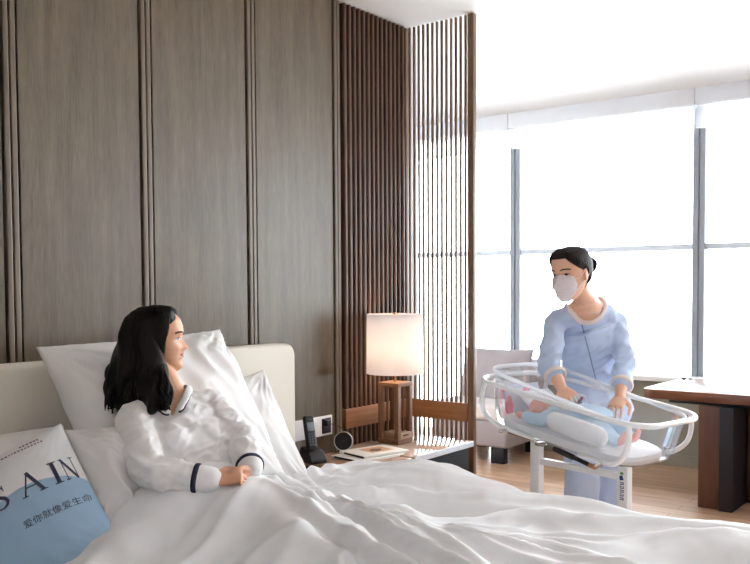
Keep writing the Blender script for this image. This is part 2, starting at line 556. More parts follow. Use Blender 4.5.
# windows: five bays
ys = [5.37, 3.7475, 2.138, .53, -1.08, -2.69]
for i in range(6):
    b = MB()
    y = ys[i]
    lo = .0 if i < 1 else .70
    b.box((WX - .04, y - .046, .70 if i else 0), (WX + .06, y - .004, 2.80), bev=.004)
    b.box((WX - .05, y + .002, .70 if i > 1 else 0), (WX + .06, y + .046, 2.80), bev=.004)
    w = struct('window_%d' % (i + 1), b, M['alu'])
    if i < 5:
        y2 = ys[i + 1]
        struct('pane', MB().box((WX + .02, y2 + .046, lo), (WX + .028, y - .046, 2.80)), M['glass'], w)
        struct('transom', MB().box((WX - .012, y2 + .046, 1.70), (WX + .019, y - .046, 1.745)), M['transom'], w)
for i in range(3):
    a, b_ = ys[i + 1], ys[i]
    t = thing('roller_shade', ['', '', '', '', ''][i] or None, 'roller shade', (WX - .13, (a + b_) / 2, 2.62), group='roller shades along the window wall')
    hw = (b_ - a) / 2 - .003
    build(MB().box((-.045, -hw, .178), (.035, hw, .31), bev=.004), 'cassette', M['white_paint'], t)
    build(MB().box((-.002, -hw + .0, .02), (.0, hw - .0, .18)), 'shade_fabric', M['shade_fabric'], t)
    build(MB().box((-.006, -hw + .0, 0), (.004, hw - .0, .02), bev=.003), 'hem_bar', M['shade_fabric'], t)
    t['label'] = ['white roller shade over the window behind the slatted screen', 'white raised roller shade over the window pane behind the standing nurse',
                  'white raised roller shade over the window pane above the wooden table', 'white raised roller shade beyond the table end', 'white raised roller shade at the far end of the window wall'][i]


# slatted screens
def screen(name, label, p0, p1, inner, n, posts, depth=.034, backing=None, fill=.27):
    """slats between p0 and p1 on the floor plan, upright, with one broad rail"""
    p0, p1 = V((*p0, 0)), V((*p1, 0)); L = (p1 - p0).length
    ang = math.atan2(p1.y - p0.y, p1.x - p0.x)
    t = thing(name, label, 'screen', p0, ang)
    b = MB(); s0, s1 = inner
    for k in range(n):
        c = s0 + (s1 - s0) * (k + .5) / n
        hw = (s1 - s0) / n * fill
        b.box((c - hw, -depth / 2, 0), (c + hw, depth / 2, CZ - .002), bev=depth * .2)
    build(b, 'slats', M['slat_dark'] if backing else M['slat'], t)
    build(MB().box((s0 - .002, -depth / 2 - .006, .648), (s1 + .002, depth / 2 + .006, .754), bev=.003), 'rail', M['rail'], t)
    for (q0, q1) in posts:
        build(MB().box((q0, -.018, 0), (q1, .018, CZ - .002), bev=.004), 'post', M['slat'], t)
    if backing:
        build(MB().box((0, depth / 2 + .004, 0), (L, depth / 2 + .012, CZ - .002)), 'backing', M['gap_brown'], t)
    return t


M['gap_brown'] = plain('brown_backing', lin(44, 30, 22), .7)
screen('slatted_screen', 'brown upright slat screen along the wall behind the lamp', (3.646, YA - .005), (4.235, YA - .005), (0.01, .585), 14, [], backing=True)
screen('slatted_screen', 'brown open slat screen letting window light through, right of the lamp', (4.262, YA + .015), (4.262, 2.515), (.03, .442), 13, [(.447, .486), (-.0, .028)], depth=.016, fill=.185)

# ------------------------------------------------------------------ bed
bed = thing('bed', 'wide bed with tall cream upholstered headboard against the panelled wall', 'bed', (2.05, 1.72, 0))
b = MB().box((-1.0, -1.0, .06), (1.0, 1.1, .28), bev=.02)
build(b, 'bed_base', M['bed_base'], bed)
for sx in (-.92, .92):
    for sy in (-.92, 1.0):
        build(MB().tube([(sx, sy, .0), (sx, sy, .07)], .03, cap=1), 'leg', M['bed_base'], bed)
b = MB().box((-1.02, -1.06, .28), (1.02, 1.13, .545), bev=.06)
build(b, 'mattress', M['mattress'], bed)
hb = []
hw, hz, rc = 1.085, 1.147, .06
poly = [(-hw, .1)] + [(-hw + rc - rc * math.cos(a), hz - rc + rc * math.sin(a)) for a in [k * PI / 16 for k in range(9)]] + \
       [(hw - rc + rc * math.sin(a), hz - rc + rc * math.cos(a)) for a in [k * PI / 16 for k in range(9)]] + [(hw, .1)]
mt = Matrix.Translation((0, 1.14, 0)) @ Matrix.Rotation(PI / 2, 4, 'X')
bm = bmesh.new(); mb = MB().prism(poly, -.105, 0.0, mt); me = mb.mesh()
bm.from_mesh(me)
bmesh.ops.bevel(bm, geom=[e for e in bm.edges if len(e.link_faces) == 2 and e.calc_face_angle(0) > 1.2], offset=.018, segments=3, profile=.5, affect='EDGES')
bm.to_mesh(me); bm.free()
link('headboard', me, M['headboard'], bed)


def pillow_height(u, v, T, p=2.6):
    return T * (max(0, 1 - abs(u) ** p) * max(0, 1 - abs(v) ** p)) ** .55


def pillow_mesh(su, sv, T, seed=0, amp=.012, N=72, pinch=.06, flat=.75, sag=0.):
    """su, sv half sizes; T half thickness"""
    vs = []; fs = []
    for side in (1, -1):
        for i in range(N + 1):
            for j in range(N + 1):
                u = -1 + 2 * i / N; v = -1 + 2 * j / N
                u = math.copysign(abs(u) ** .8, u); v = math.copysign(abs(v) ** .8, v)
                x = su * u * (1 - pinch * (1 - v * v) * abs(u) ** 3); y = sv * v * (1 - pinch * (1 - u * u) * abs(v) ** 3)
                h = pillow_height(u, v, T) * (1 if side > 0 else flat)
                e = (1 - u ** 4) * (1 - v ** 4)
                q = V((x * 5 + seed, y * 5, side * 2.))
                w = noise.noise(q) * .6 + (ridge(V((x * 9 + y * 4 + seed * 3, y * 3 - x * 2, side))) - .6) * .8
                ce = abs(u) * abs(v)
                w += (ridge(V((math.atan2(abs(v) - 1.02, abs(u) - 1.02) * 5 + seed, ce * 2, side * 3.))) - .5) * 1.2 * ce
                h += amp * w * e ** .5
                y2 = y - sag * (1 - u * u) * (v > 0) * v
                vs.append(V((x, y2, side * h)))
        o = 0 if side > 0 else (N + 1) ** 2
        for i in range(N):
            for j in range(N):
                a = o + i * (N + 1) + j; f = (a, a + N + 1, a + N + 2, a + 1); fs.append(f if side > 0 else f[::-1])
    me = bpy.data.meshes.new('pillow'); me.from_pydata([tuple(p) for p in vs], [], fs)
    bm = bmesh.new(); bm.from_mesh(me); bmesh.ops.remove_doubles(bm, verts=bm.verts, dist=.0004)
    bmesh.ops.recalc_face_normals(bm, faces=bm.faces); bm.to_mesh(me); bm.free()
    return me


def frame3(c, u, v):
    u = V(u).normalized(); v = V(v); v = (v - u * u.dot(v)).normalized(); n = u.cross(v)
    m4 = Matrix((u, v, n)).transposed().to_4x4(); m4.translation = V(c); return m4


def pillow(name, label, cat, c, u, v, su, sv, T, mat, seed=0, amp=.012, group=None, **k):
    o = link(name, pillow_mesh(su, sv, T, seed, amp, **k), mat, None, False, True, 180)
    o.matrix_world = frame3(c, u, v); WM[o.name] = o.matrix_world.copy()
    return tag(o, label, cat, group)


G = 'white pillows on the bed'
pillow('pillow', 'large white pillow propped upright behind the woman in bed', 'pillow', (2.145, 2.60, .935), (.995, .0, .03), (0, .34, .56), .43, .34, .14, M['pillow_linen'], 3, .026, G)
pillow('pillow', 'white pillow propped on the headboard to the right of the woman', 'pillow', (2.46, 2.58, .765), (.97, -.03, .13), (-.23, .42, .87), .31, .28, .09, M['pillow_linen'], 8, .022, G)
pillow('pillow', 'rumpled white pillow lying low between the woman and the printed cushion', 'pillow', (1.775, 2.35, .765), (.95, -.16, -.05), (.02, .35, .55), .18, .22, .12, M['pillow_linen'], 12, .045, G)
pillow('pillow', 'white pillow leaning on the headboard behind the printed cushion', 'pillow', (1.45, 2.66, .74), (.99, .0, -.03), (0, .3, .4), .37, .24, .085, M['pillow_linen'], 21, .01, G)

# printed cushion
cu = V((.835, .422, .355)); cv = V((-.549, .705, .447))
tow = lambda q: r0 * q.x + u0 * q.y + fw0 * q.z
CUS = at(18, 527, 2.6)
SU, SV, CT = .24, .252, .075
cush = pillow('cushion', 'white and blue printed cushion with large lettering, in front of the pillows', 'cushion', CUS, tow(cu), tow(cv), SU, SV, CT, M['cushion'], 31, .004, pinch=.03)
cbv = bvh_of(cush.data)


def on_cushion(me, name, mat, lift=.0016):
    """lay flat artwork (in cushion coordinates) onto the cushion's front"""
    bm = bmesh.new(); bm.from_mesh(me)
    bmesh.ops.triangulate(bm, faces=bm.faces)
    for _ in range(2):
        bmesh.ops.subdivide_edges(bm, edges=[e for e in bm.edges if e.calc_length() > .012], cuts=1)
        bmesh.ops.triangulate(bm, faces=bm.faces)
    for v in bm.verts:
        h = cbv.ray_cast(V((v.co.x, v.co.y, .5)), V((0, 0, -1)))
        v.co.z = (h[0].z if h[0] else 0.) + lift
    bm.to_mesh(me); bm.free()
    return link(name, me, mat, cush, False, True, 180)


def flat(polys):
    mb = MB()
    for p in polys: mb.add([(x, y, 0) for x, y in p], [tuple(range(len(p)))])
    me = bpy.data.meshes.new('art'); me.from_pydata(mb.v, [], mb.f); return me


def stroke(pts, wid):
    out = []
    L = []; Rr = []
    n = len(pts)
    for i, (x, y) in enumerate(pts):
        x0, y0 = pts[max(0, i - 1)]; x1, y1 = pts[min(n - 1, i + 1)]
        d = math.hypot(x1 - x0, y1 - y0) or 1; nx, ny = -(y1 - y0) / d, (x1 - x0) / d
        w = wid[i] if isinstance(wid, list) else wid
        L.append((x + nx * w / 2, y + ny * w / 2)); Rr.append((x - nx * w / 2, y - ny * w / 2))
    for i in range(n - 1): out.append([L[i], Rr[i], Rr[i + 1], L[i + 1]])
    return out


def letter(ch):
    """serif capitals one unit high"""
    if ch == 'A':
        return stroke([(.0, 0), (.36, 1)], .06) + stroke([(.34, 1.02), (.72, 0)], .14) + stroke([(.13, .36), (.58, .36)], .055) + \
            stroke([(-.1, .02), (.12, .02)], .04) + stroke([(.56, .02), (.86, .02)], .04)
    if ch == 'I':
        return stroke([(.2, 0), (.2, 1)], .15) + stroke([(.04, .02), (.36, .02)], .045) + stroke([(.04, .98), (.36, .98)], .045)
    if ch == 'N':
        return stroke([(.1, 0), (.1, 1)], .055) + stroke([(.08, 1), (.72, 0)], .14) + stroke([(.72, 0), (.72, 1)], .055) + \
            stroke([(-.04, .02), (.24, .02)], .04) + stroke([(-.06, .98), (.16, .98)], .04) + stroke([(.58, .98), (.86, .98)], .04)
    if ch == 'S':
        c = [(.56, .78), (.52, .9), (.42, .97), (.28, .98), (.14, .92), (.08, .78), (.12, .66), (.24, .57), (.38, .49), (.52, .4), (.58, .26), (.52, .11), (.38, .02), (.22, .02), (.1, .09), (.04, .24)]
        w = [.03, .05, .06, .07, .09, .12, .14, .15, .15, .15, .13, .1, .07, .06, .05, .03]
        return stroke(c, w) + stroke([(.57, .7), (.57, .98)], .035) + stroke([(.04, .02), (.04, .3)], .035)


def place(polys, x, y, s, sx=1.): return [[(x + px * s * sx, y + py * s) for px, py in p] for p in polys]


cap = .078
pl = []
for ch, x in (('S', -.032), ('A', .060), ('I', .146), ('N', .184)):
    pl += place(letter(ch), x, .035, cap, 1.0 if ch != 'N' else .55)
on_cushion(flat(pl), 'lettering', M['ink'])
tcu = bpy.data.curves.new('chinese_line', 'FONT')
tcu.body = '\u7231\u4f60\u5c31\u50cf\u7231\u751f\u547d'; tcu.size = .028; tcu.space_character = 1.05; tcu.resolution_u = 2
to = bpy.data.objects.new('temporary_text', tcu); COL.objects.link(to)
dg = bpy.context.evaluated_depsgraph_get(); dg.update()
tm = bpy.data.meshes.new_from_object(to.evaluated_get(dg)); bpy.data.objects.remove(to)
tm.transform(Matrix.Translation((.022, -.052, 0)))
on_cushion(tm, 'chinese_lettering', M['ink'])
pl = []
rs = random.Random(2)
x = .04
while x < .165:
    w = rs.uniform(.004, .008); pl += stroke([(x, .205), (x + w, .205)], .006); x += w + .004
x = .10
while x < .155:
    w = rs.uniform(.004, .009); pl += stroke([(x, .219), (x + w, .219)], .007); x += w + .003
on_cushion(flat(pl), 'small_print', M['ink_red'])

# duvet


def hem(x):
    pts = [(.9, 1.98), (1.3, 2.12), (1.6, 2.20), (1.9, 2.28), (2.15, 2.36), (2.5, 2.42), (2.8, 2.47), (3.2, 2.44)]
    for (a, ya), (b_, yb) in zip(pts, pts[1:]):
        if x <= b_ or b_ == 3.2:
            t = (x - a) / (b_ - a); return ya + (yb - ya) * t
    return pts[-1][1]


spine = [(1.96, 2.28, .155, .2), (1.98, 2.05, .175, .25), (2.0, 1.75, .15, .28), (2.05, 1.4, .10, .28), (2.1, 1.0, .06, .25)]


def mound(x, y):
    best = 0
    for (ax, ay, ah, aw), (bx, by, bh, bw) in zip(spine, spine[1:]):
        dx, dy = bx - ax, by - ay; t = max(0, min(1, ((x - ax) * dx + (y - ay) * dy) / (dx * dx + dy * dy)))
        d = math.hypot(x - ax - dx * t, y - ay - dy * t); h = ah + (bh - ah) * t; w = aw + (bw - aw) * t
        best = max(best, h * math.exp(-(d / w) ** 2 * .9))
    return best


def folds(x, y):
    z = 0
    # long soft folds: across the bed near the hem, along it near the far edge
    k = sstep(1.75, 2.6, x + (1.6 - y) * .55)
    a1 = math.radians(14 - 78 * k); c, s = math.cos(a1), math.sin(a1)
    wx, wy = x + .09 * noise.noise(V((x * 2.2, y * 2.2, 7))), y + .09 * noise.noise(V((x * 2.2, y * 2.2, 3)))
    al, ac = wx * c + wy * s, -wx * s + wy * c
    z += .058 * (ridge(V((al * .9, ac * 4.2, 1.))) - .55)
    z += .034 * (ridge(V((al * 1.6 + 3, ac * 8.5, 5.))) - .55)
    a2 = math.radians(35); c, s = math.cos(a2), math.sin(a2)
    al, ac = wx * c + wy * s, -wx * s + wy * c
    z += .024 * (1 - .75 * k) * (ridge(V((al * 1.2, ac * 6.0, 11.))) - .55)
    a3 = math.radians(-20); c, s = math.cos(a3), math.sin(a3)
    al, ac = wx * c + wy * s, -wx * s + wy * c
    z += .012 * (1 - .6 * k) * (ridge(V((al * 2.2 + 5, ac * 11.0, 17.))) - .55)
    z += .004 * noise.noise(V((x * 16, y * 16, 2)))
    return z * (1 - .6 * sstep(2.8, 3.08, x))


X0, X1, Y0 = 1.03, 3.085, .60


def duvet_point(s, t):
    """s: metres along the width (may hang over), t: metres from the foot (negative hangs over the foot)"""
    drop = 0.; ox = 0.; oy = 0.
    x = s; r = .07

    def over(d):
        if d <= 0: return 0., 0.
        a = min(d / r, PI / 2); hx, hz_ = r * math.sin(a), r * (1 - math.cos(a))
        if d > r * PI / 2: hz_ += d - r * PI / 2; hx += .02 * math.sin((d - r * PI / 2) * 6)
        return hx, hz_
    if s > X1: hx, dz = over(s - X1); x = X1 + hx; drop = max(drop, dz)
    if s < X0: hx, dz = over(X0 - s); x = X0 - hx; drop = max(drop, dz)
    y = Y0 + t
    if t < 0: hx, dz = over(-t); y = Y0 - hx; drop = max(drop, dz)
    return x, y, drop


NX, NY = 230, 210
vs = []
for i in range(NX + 1):
    s = (X0 - .3) + (X1 - X0 + .6) * i / NX
    xc = min(max(s, X0), X1)
    hy = hem(xc) + .012 * noise.noise(V((xc * 5, 1, 4)))
    for j in range(NY + 1):
        f = j / NY
        t = -.33 + (hy - Y0 + .33) * min(1, f / .955)
        x, y, drop = duvet_point(s, t)
        base = .60 + mound(x, y)
        base += .070 * math.exp(-((x - 3.05) / .24) ** 2 - ((y - 2.06) / .28) ** 2)
        base += (.035 + .05 * sstep(1.45, 1.75, x)) * math.exp(-((hy - y) / .24) ** 2) * (1 - sstep(1.75, 2.15, x)) + .03 * math.exp(-((hy - y) / .2) ** 2) * sstep(1.75, 2.15, x) * (1 - sstep(2.5, 2.8, x))
        fl = folds(x, y)
        roll_ = math.exp(-((hy - y) / .10) ** 2) * (.045 - .035 * sstep(2.3, 2.6, x))
        z = base + roll_ - drop + fl * (1 if drop < .02 else .4)
        if f > .955:                                     # the hem turns under
            a = (f - .955) / .045 * PI; rr = .032
            y = y + rr * math.sin(a); z = z - rr * (1 - math.cos(a))
            if f > .99: z = min(z, z)
        if drop > .02: x += (.03 * noise.noise(V((y * 5, z * 2, 1)))) * min(1, drop * 5)
        vs.append((x, y, z))
g_ = np.array(vs).reshape(NX + 1, NY + 1, 3)
for _ in range(1):
    q_ = g_.copy()
    q_[1:-1, 1:-1] = (g_[1:-1, 1:-1] * 2 + g_[:-2, 1:-1] + g_[2:, 1:-1] + g_[1:-1, :-2] + g_[1:-1, 2:]) / 6
    g_ = q_
vs = [tuple(p) for p in g_.reshape(-1, 3)]
fs = [(i * (NY + 1) + j, (i + 1) * (NY + 1) + j, (i + 1) * (NY + 1) + j + 1, i * (NY + 1) + j + 1) for i in range(NX) for j in range(NY)]
me = bpy.data.meshes.new('duvet'); me.from_pydata(vs, [], fs)
du = link('duvet', me, M['linen'], None, False, True, 180)
me.transform(Matrix.Translation((-2.05, -1.4, -.55))); du.location = (2.05, 1.4, .55)
tag(du, 'white rumpled duvet spread over the bed and the woman’s legs', 'duvet')

# ------------------------------------------------------------------ nightstand and what stands on it
NZ = .56
ns = thing('nightstand', 'low dark nightstand with wood and glossy white top beside the bed', 'nightstand', (3.68, 2.74, 0))
build(MB().box((-.46, -.235, .05), (.475, .20, NZ - .028), bev=.004), 'cabinet', M['night_body'], ns)
build(MB().box((-.44, -.20, .0), (.45, .18, .05)), 'plinth', M['night_body'], ns)
build(MB().box((-.47, -.245, NZ - .028), (.485, .215, NZ - .006), bev=.003), 'wood_top', M['night_top'], ns)
build(MB().box((-.08, -.25, NZ - .006), (.49, .213, NZ), bev=.002), 'glass_sheet', M['glass_top'], ns)
build(MB().box((-.08, -.258, NZ - .03), (.49, -.25, NZ + .0), bev=.002), 'front_edge', M['edge_white'], ns)

lx, ly = 3.885, 2.812
lamp = thing('table_lamp', 'lit table lamp with white drum shade on open walnut frame base', 'lamp', (lx, ly, NZ))
s = .068
build(MB().box((-s, -s, 0), (s, s, .028), bev=.003), 'base_plate', M['lamp_wood_x'], lamp)
build(MB().box((-s + .02, -s - .002, .028), (s + .002, s - .02, .062), bev=.003).box((-.02, -s - .004, .034), (s + .003, -s + .03, .056), bev=.002), 'step_block', plain('pale_inlay', lin(176, 150, 124), .4), lamp)
build(MB().box((-.022, -s - .006, .044), (.022, -s - .002, .052), bev=.001), 'switch', M['black'], lamp)
for sx in (-1, 1):
    for sy in (-1, 1):
        x0, x1 = sorted((sx * s, sx * (s - .026))); y0, y1 = sorted((sy * s, sy * (s - .026)))
        build(MB().box((x0, y0, .028), (x1, y1, .313), bev=.002), 'post', M['lamp_wood'], lamp)
build(MB().box((-s - .001, -s - .001, .312), (s + .001, s + .001, .335), bev=.003), 'top_block', M['lamp_wood_x'], lamp)
for sx in (-.03, .03):
    for sy in (-.03, .03):
        build(MB().box((sx - .005, sy - .005, .028), (sx + .005, sy + .005, .313)), 'inner_post', M['lamp_wood'], lamp)
build(MB().tube([(0, 0, .335), (0, 0, .46)], .006), 'stem', M['brass'], lamp)
rr0, rr1, z0, z1 = .155, .158, .382, .708
sh = build(MB().lathe([(rr0, z0), (rr1, z0), (rr1 - .003, z1), (rr0 - .003, z1)], 64, closed=True), 'lamp_shade', M['lamp_shade'], lamp)
build(MB().tube([(0.152 * math.cos(a), .152 * math.sin(a), z1 - .012) for a in [k * PI / 16 for k in range(32)]], .002, 6, closed=True)
      .tube([(-.15, 0, z1 - .012), (.15, 0, z1 - .012)], .002, 6).tube([(0, -.15, z1 - .012), (0, .15, z1 - .012)], .002, 6), 'shade_ring', M['brass'], sh)
build(MB().tube([(0, 0, .46), (0, 0, z1 + .002)], .003).ball((0, 0, z1 + .004), (.012, .012, .006)), 'finial', M['brass'], lamp)
build(MB().ball((0, 0, .53), (.028, .028, .04)), 'bulb', M['bulb'], lamp)

# books / magazines
b = MB().box((-.15, -.115, 0), (.15, .115, .012), bev=.002)
mg = solid('magazine', 'white magazine with dark spine lying lowest on the nightstand', 'magazine', b, M['paper'], (3.50, 2.705, NZ - .006), math.radians(-8), 'magazines on the nightstand')
build(MB().box((-.152, -.118, .002), (-.148, .09, .011)), 'spine', M['paper_dark'], mg)
b = MB().box((-.145, -.105, 0), (.145, .105, .012), bev=.002)
mg = solid('magazine', 'white magazine with a picture on its cover, topmost on the nightstand', 'magazine', b, M['paper'], (3.55, 2.705, NZ + .0065), math.radians(-14), 'magazines on the nightstand')
build(MB().box((-.05, -.05, .012), (.09, .065, .0128)), 'cover_picture', M['print_warm'], mg)
build(MB().prism([(-.03, -.02), (.0, -.035), (.035, -.02), (.05, .01), (.02, .03), (-.02, .02)], .0128, .0134), 'picture_detail', M['print_dark'], mg)
build(MB().box((-.147, -.10, .002), (-.144, .06, .011)), 'spine', M['paper_dark'], mg)

# round clock
ck = thing('alarm_clock', 'round black clock with silver rim standing on the nightstand', 'clock', (3.545, 2.90, NZ - .006), math.radians(-62))
rot = Matrix.Translation((0, 0, .052)) @ Matrix.Rotation(math.radians(80), 4, 'X')
build(MB().lathe([(0.0, -.028), (.036, -.028), (.046, -.018), (.05, 0), (.05, .012), (.045, .018)], 40, rot), 'body', M['black'], ck)
build(MB().lathe([(.046, .010), (.051, .010), (.0515, .015), (.0495, .019), (.0455, .017)], 40, rot, closed=True), 'rim', M['silver'], ck)
dl = build(MB().lathe([(.0, .0165), (.0465, .0165)], 40, rot), 'dial', M['dial'], ck)
b = MB()
for k in range(12):
    a = k * PI / 6; m4 = rot @ Matrix.Rotation(a, 4, 'Z')
    b.box((.034, -.0012, .0166), (.040, .0012, .0175), m4)
build(b, 'hour_marks', M['key'], dl)
b = MB().box((-.002, -.0016, .0168), (.026, .0016, .018), rot @ Matrix.Rotation(2.2, 4, 'Z')).box((-.002, -.001, .0175), (.034, .001, .0186), rot @ Matrix.Rotation(.6, 4, 'Z'))
build(b, 'hands', M['key'], dl)
build(MB().box((-.03, -.016, 0), (.03, .022, .008), bev=.002), 'foot', M['black'], ck)

# cordless telephone
ph = thing('telephone', 'black cordless telephone standing in its cradle by the headboard', 'telephone', (3.228, 2.84, NZ - .006), math.radians(-108))
ph.scale = (1.15, 1.15, 1.15)
cr = MB()
cr.prism([(-.055, 0), (.055, 0), (.055, .018), (.03, .05), (-.035, .066), (-.055, .03)], -.04, .04, Matrix.Rotation(PI / 2, 4, 'X'))
me = cr.mesh(); bm = bmesh.new(); bm.from_mesh(me); bmesh.ops.bevel(bm, geom=bm.edges[:], offset=.006, segments=3, profile=.5, affect='EDGES'); bm.to_mesh(me); bm.free()
link('cradle', me, M['black'], ph)
hm = Matrix.Translation((.0, 0, .035)) @ Matrix.Rotation(math.radians(-14), 4, 'Y')
hs = build(MB().box((-.012, -.024, 0), (.012, .024, .165), hm, bev=.008), 'handset', M['black'], ph)
build(MB().box((.0115, -.016, .098), (.0132, .016, .135), hm, bev=.001), 'display', M['screen'], hs)
b = MB()
for r_ in range(5):
    for c_ in range(3):
        b.box((.0115, -.016 + c_ * .0115, .035 + r_ * .0115), (.0138, -.0075 + c_ * .0115, .0425 + r_ * .0115), hm, bev=.001)
build(b, 'keypad', M['key'], hs)
build(MB().box((.011, -.008, .146), (.0128, .008, .15), hm), 'earpiece', M['key'], hs)

# socket plate and cable
so = thing('wall_socket', 'long white switch and socket plate on the panelled wall above the nightstand', 'socket', (3.42, YA - .012, .688))
build(MB().box((-.20, -.010, -.052), (.125, 0, .052), bev=.003), 'plate', M['plate'], so)
build(MB().box((.04, -.016, -.04), (.108, -.009, .04), bev=.003), 'socket_insert', M['black'], so)
for k in range(2):
    build(MB().box((-.06 + k * .045, -.013, -.03), (-.022 + k * .045, -.009, .03), bev=.002), 'rocker', M['plate'], so)
build(MB().box((.055, -.032, .0), (.092, -.015, .03), bev=.004), 'plug', M['black'], so)
P0 = V((3.492, 2.955, .70)); b = MB().tube([P0, (3.53, 2.95, .69), (3.585, 2.93, .655), (3.60, 2.92, .60), (3.575, 2.925, .575)], .0022, 8, dense=6)
b.v = [tuple(V(p) - P0) for p in b.v]
solid('power_cable', 'thin black cable running from the wall socket to the round clock', 'cable', b, M['black'], P0)

# ------------------------------------------------------------------ sofa and table
sf = thing('sofa', 'mauve grey sofa with pale seat cushion under the window', 'sofa', (6.45, 3.68, 0))
sy0 = -.35
build(MB().box((-.35, sy0, .13), (.36, .35, .34), bev=.025), 'base', M['sofa'], sf)
build(MB().box((-.36, sy0 + .01, .34), (.16, .35, .475), bev=.04), 'seat_cushion', M['sofa_light'], sf)
build(MB().box((.13, sy0 + .01, .34), (.37, .35, .80), bev=.05), 'backrest', M['sofa'], sf)
for k, (a, b_) in enumerate(((sy0 + .01, .34),)):
    q = pillow_mesh((b_ - a) / 2, .235, .10, 40 + k, .008, N=30)
    q.transform(frame3((.085, (a + b_) / 2, .665), (0, 1, 0), (.22, 0, .95)))
    link('back_cushion', q, M['sofa'], sf, False, True, 180)
for sx in (-.29, .30):
    for sy in (sy0 + .10, .25):
        build(MB().box((sx - .035, sy - .06, 0), (sx + .035, sy + .06, .13), bev=.005), 'leg', M['dark_steel'], sf)

TZ = .737
tb = thing('table', 'large walnut dining table with slab legs and dark steel fin near window', 'table', (5.66, 2.05, 0))
b = MB()
poly = [(.0, -3.0), (.82, -3.0), (.82, .03), (.40, .045), (.06, .04), (.015, .025), (-.005, -.02)]
b.prism(poly, TZ - .062, TZ)
me = b.mesh(); bm = bmesh.new(); bm.from_mesh(me); bmesh.ops.bevel(bm, geom=bm.edges[:], offset=.007, segments=2, profile=.5, affect='EDGES'); bm.to_mesh(me); bm.free()
link('table_top', me, M['table_wood'], tb)
build(MB().box((.05, -2.8, TZ - .085), (.75, -.13, TZ - .062)), 'under_frame', M['dark_steel'], tb)
build(MB().box((-.0, -.47, 0), (.05, -.335, TZ - .085), bev=.004), 'leg', M['leg_wood'], tb)
build(MB().box((.05, -.465, 0), (.30, -.42, TZ - .085), bev=.003), 'leg', M['leg_wood'], tb)
build(MB().box((-.03, -.555, 0), (.34, -.472, TZ - .085), bev=.002), 'steel_fin', M['dark_steel'], tb)
build(MB().box((.30, -.70, 0), (.345, -.556, TZ - .085), bev=.004), 'leg', M['leg_wood'], tb)
p = at(687, 376.5, 6.3)
b = MB().ball((0, .022, .009), (.015, .02, .009)).ball((0, -.022, .009), (.015, .02, .007)).tube([(0, -.02, .008), (0, .02, .008)], .003)
solid('small_ornament', 'small black two-lobed object lying at far edge of the walnut table', 'ornament', b, M['black'], (p.x, p.y, TZ))

# ------------------------------------------------------------------ bassinet
BA, BT = math.radians(76.9), math.radians(8.3)
bd = V((math.cos(BA) * math.cos(BT), math.sin(BA) * math.cos(BT), math.sin(BT)))
bw = V((math.sin(BA), -math.cos(BA), 0)); bn = bw.cross(bd)
BC = V((3.77, 1.657, .906))
BM4 = Matrix((bd, bw, -bn * -1)).transposed().to_4x4()


def bl(u, v, k): return BC + bd * u + bw * v + bn * k


bas = thing('bassinet', 'white tubular hospital bassinet with clear plastic tub beside the bed', 'bassinet', (BC.x, BC.y, 0))


def oval(L, W, rc, n=8, k=0.):
    pts = []
    a, b_ = L / 2, W / 2
    for sx, sy, a0 in ((1, 1, 0), (-1, 1, 90), (-1, -1, 180), (1, -1, 270)):
        for q in range(n + 1):
            t = math.radians(a0 + 90 * q / n); pts.append((sx * (a - rc) + rc * math.cos(t), sy * (b_ - rc) + rc * math.sin(t)))
    return pts


bassinet_rail = MB().tube([bl(u, v, 0) for u, v in oval(.94, .50, .13)], .0115, 12, closed=True)
build(bassinet_rail, 'rail', M['white_tube'], bas, True)
# hoops that come down from the rail and run under the tub
for su in (1, -1):
    for sv in (1, -1):
        u1 = su * .40; v1 = sv * .235
        pts = [bl(u1, v1, -.005), bl(u1 + su * .012, v1, -.06), bl(u1 + su * .0, v1 - sv * .0, -.13), bl(u1 - su * .05, v1 - sv * .02, -.185), bl(u1 - su * .13, v1 - sv * .045, -.205), bl(u1 - su * .26, v1 - sv * .06, -.21)]
        build(MB().tube(pts, .0115, 12, dense=6), 'hoop', M['white_tube'], bas, True)
build(MB().tube([bl(.27, -.235, -.213), bl(.27, .235, -.213)], .009, 10), 'under_bar', M['chrome'], bas, True)
build(MB().tube([bl(-.27, -.235, -.213), bl(-.27, .235, -.213)], .009, 10), 'under_bar', M['chrome'], bas, True)


def rimk(u): return -.006 + .058 * sstep(.08, .34, u)       # the tub wall stands higher round the head end


# tub: side walls from rim to base, open on top
prof = [(1., 0), (.985, .25), (.965, .5), (.94, .75), (.90, .92), (.82, 1.0)]
top = oval(.90, .455, .16, 10); nt_ = len(top)
vs = []; fs = []
for sc, dn in prof:
    for (u, v) in top:
        kt = rimk(u); vs.append(bl(u * sc * (1 if sc == 1 else 1), v * sc * (.98 if dn > 0 else 1), kt + (-.212 - kt) * dn))
for i in range(len(prof) - 1):
    for k in range(nt_):
        fs.append((i * nt_ + k, i * nt_ + (k + 1) % nt_, (i + 1) * nt_ + (k + 1) % nt_, (i + 1) * nt_ + k))
fs.append(tuple((len(prof) - 1) * nt_ + k for k in range(nt_)))
build(MB().add(vs, fs), 'tub', M['clear_plastic'], bas, True)
b = MB().tube([bl(u, v, rimk(u)) for u, v in top], [(.010, .008)] * nt_, 12, side=tuple(bn), closed=True)
b.v = b.v
build(b, 'tub_rim', M['rim_plastic'], bas, True)
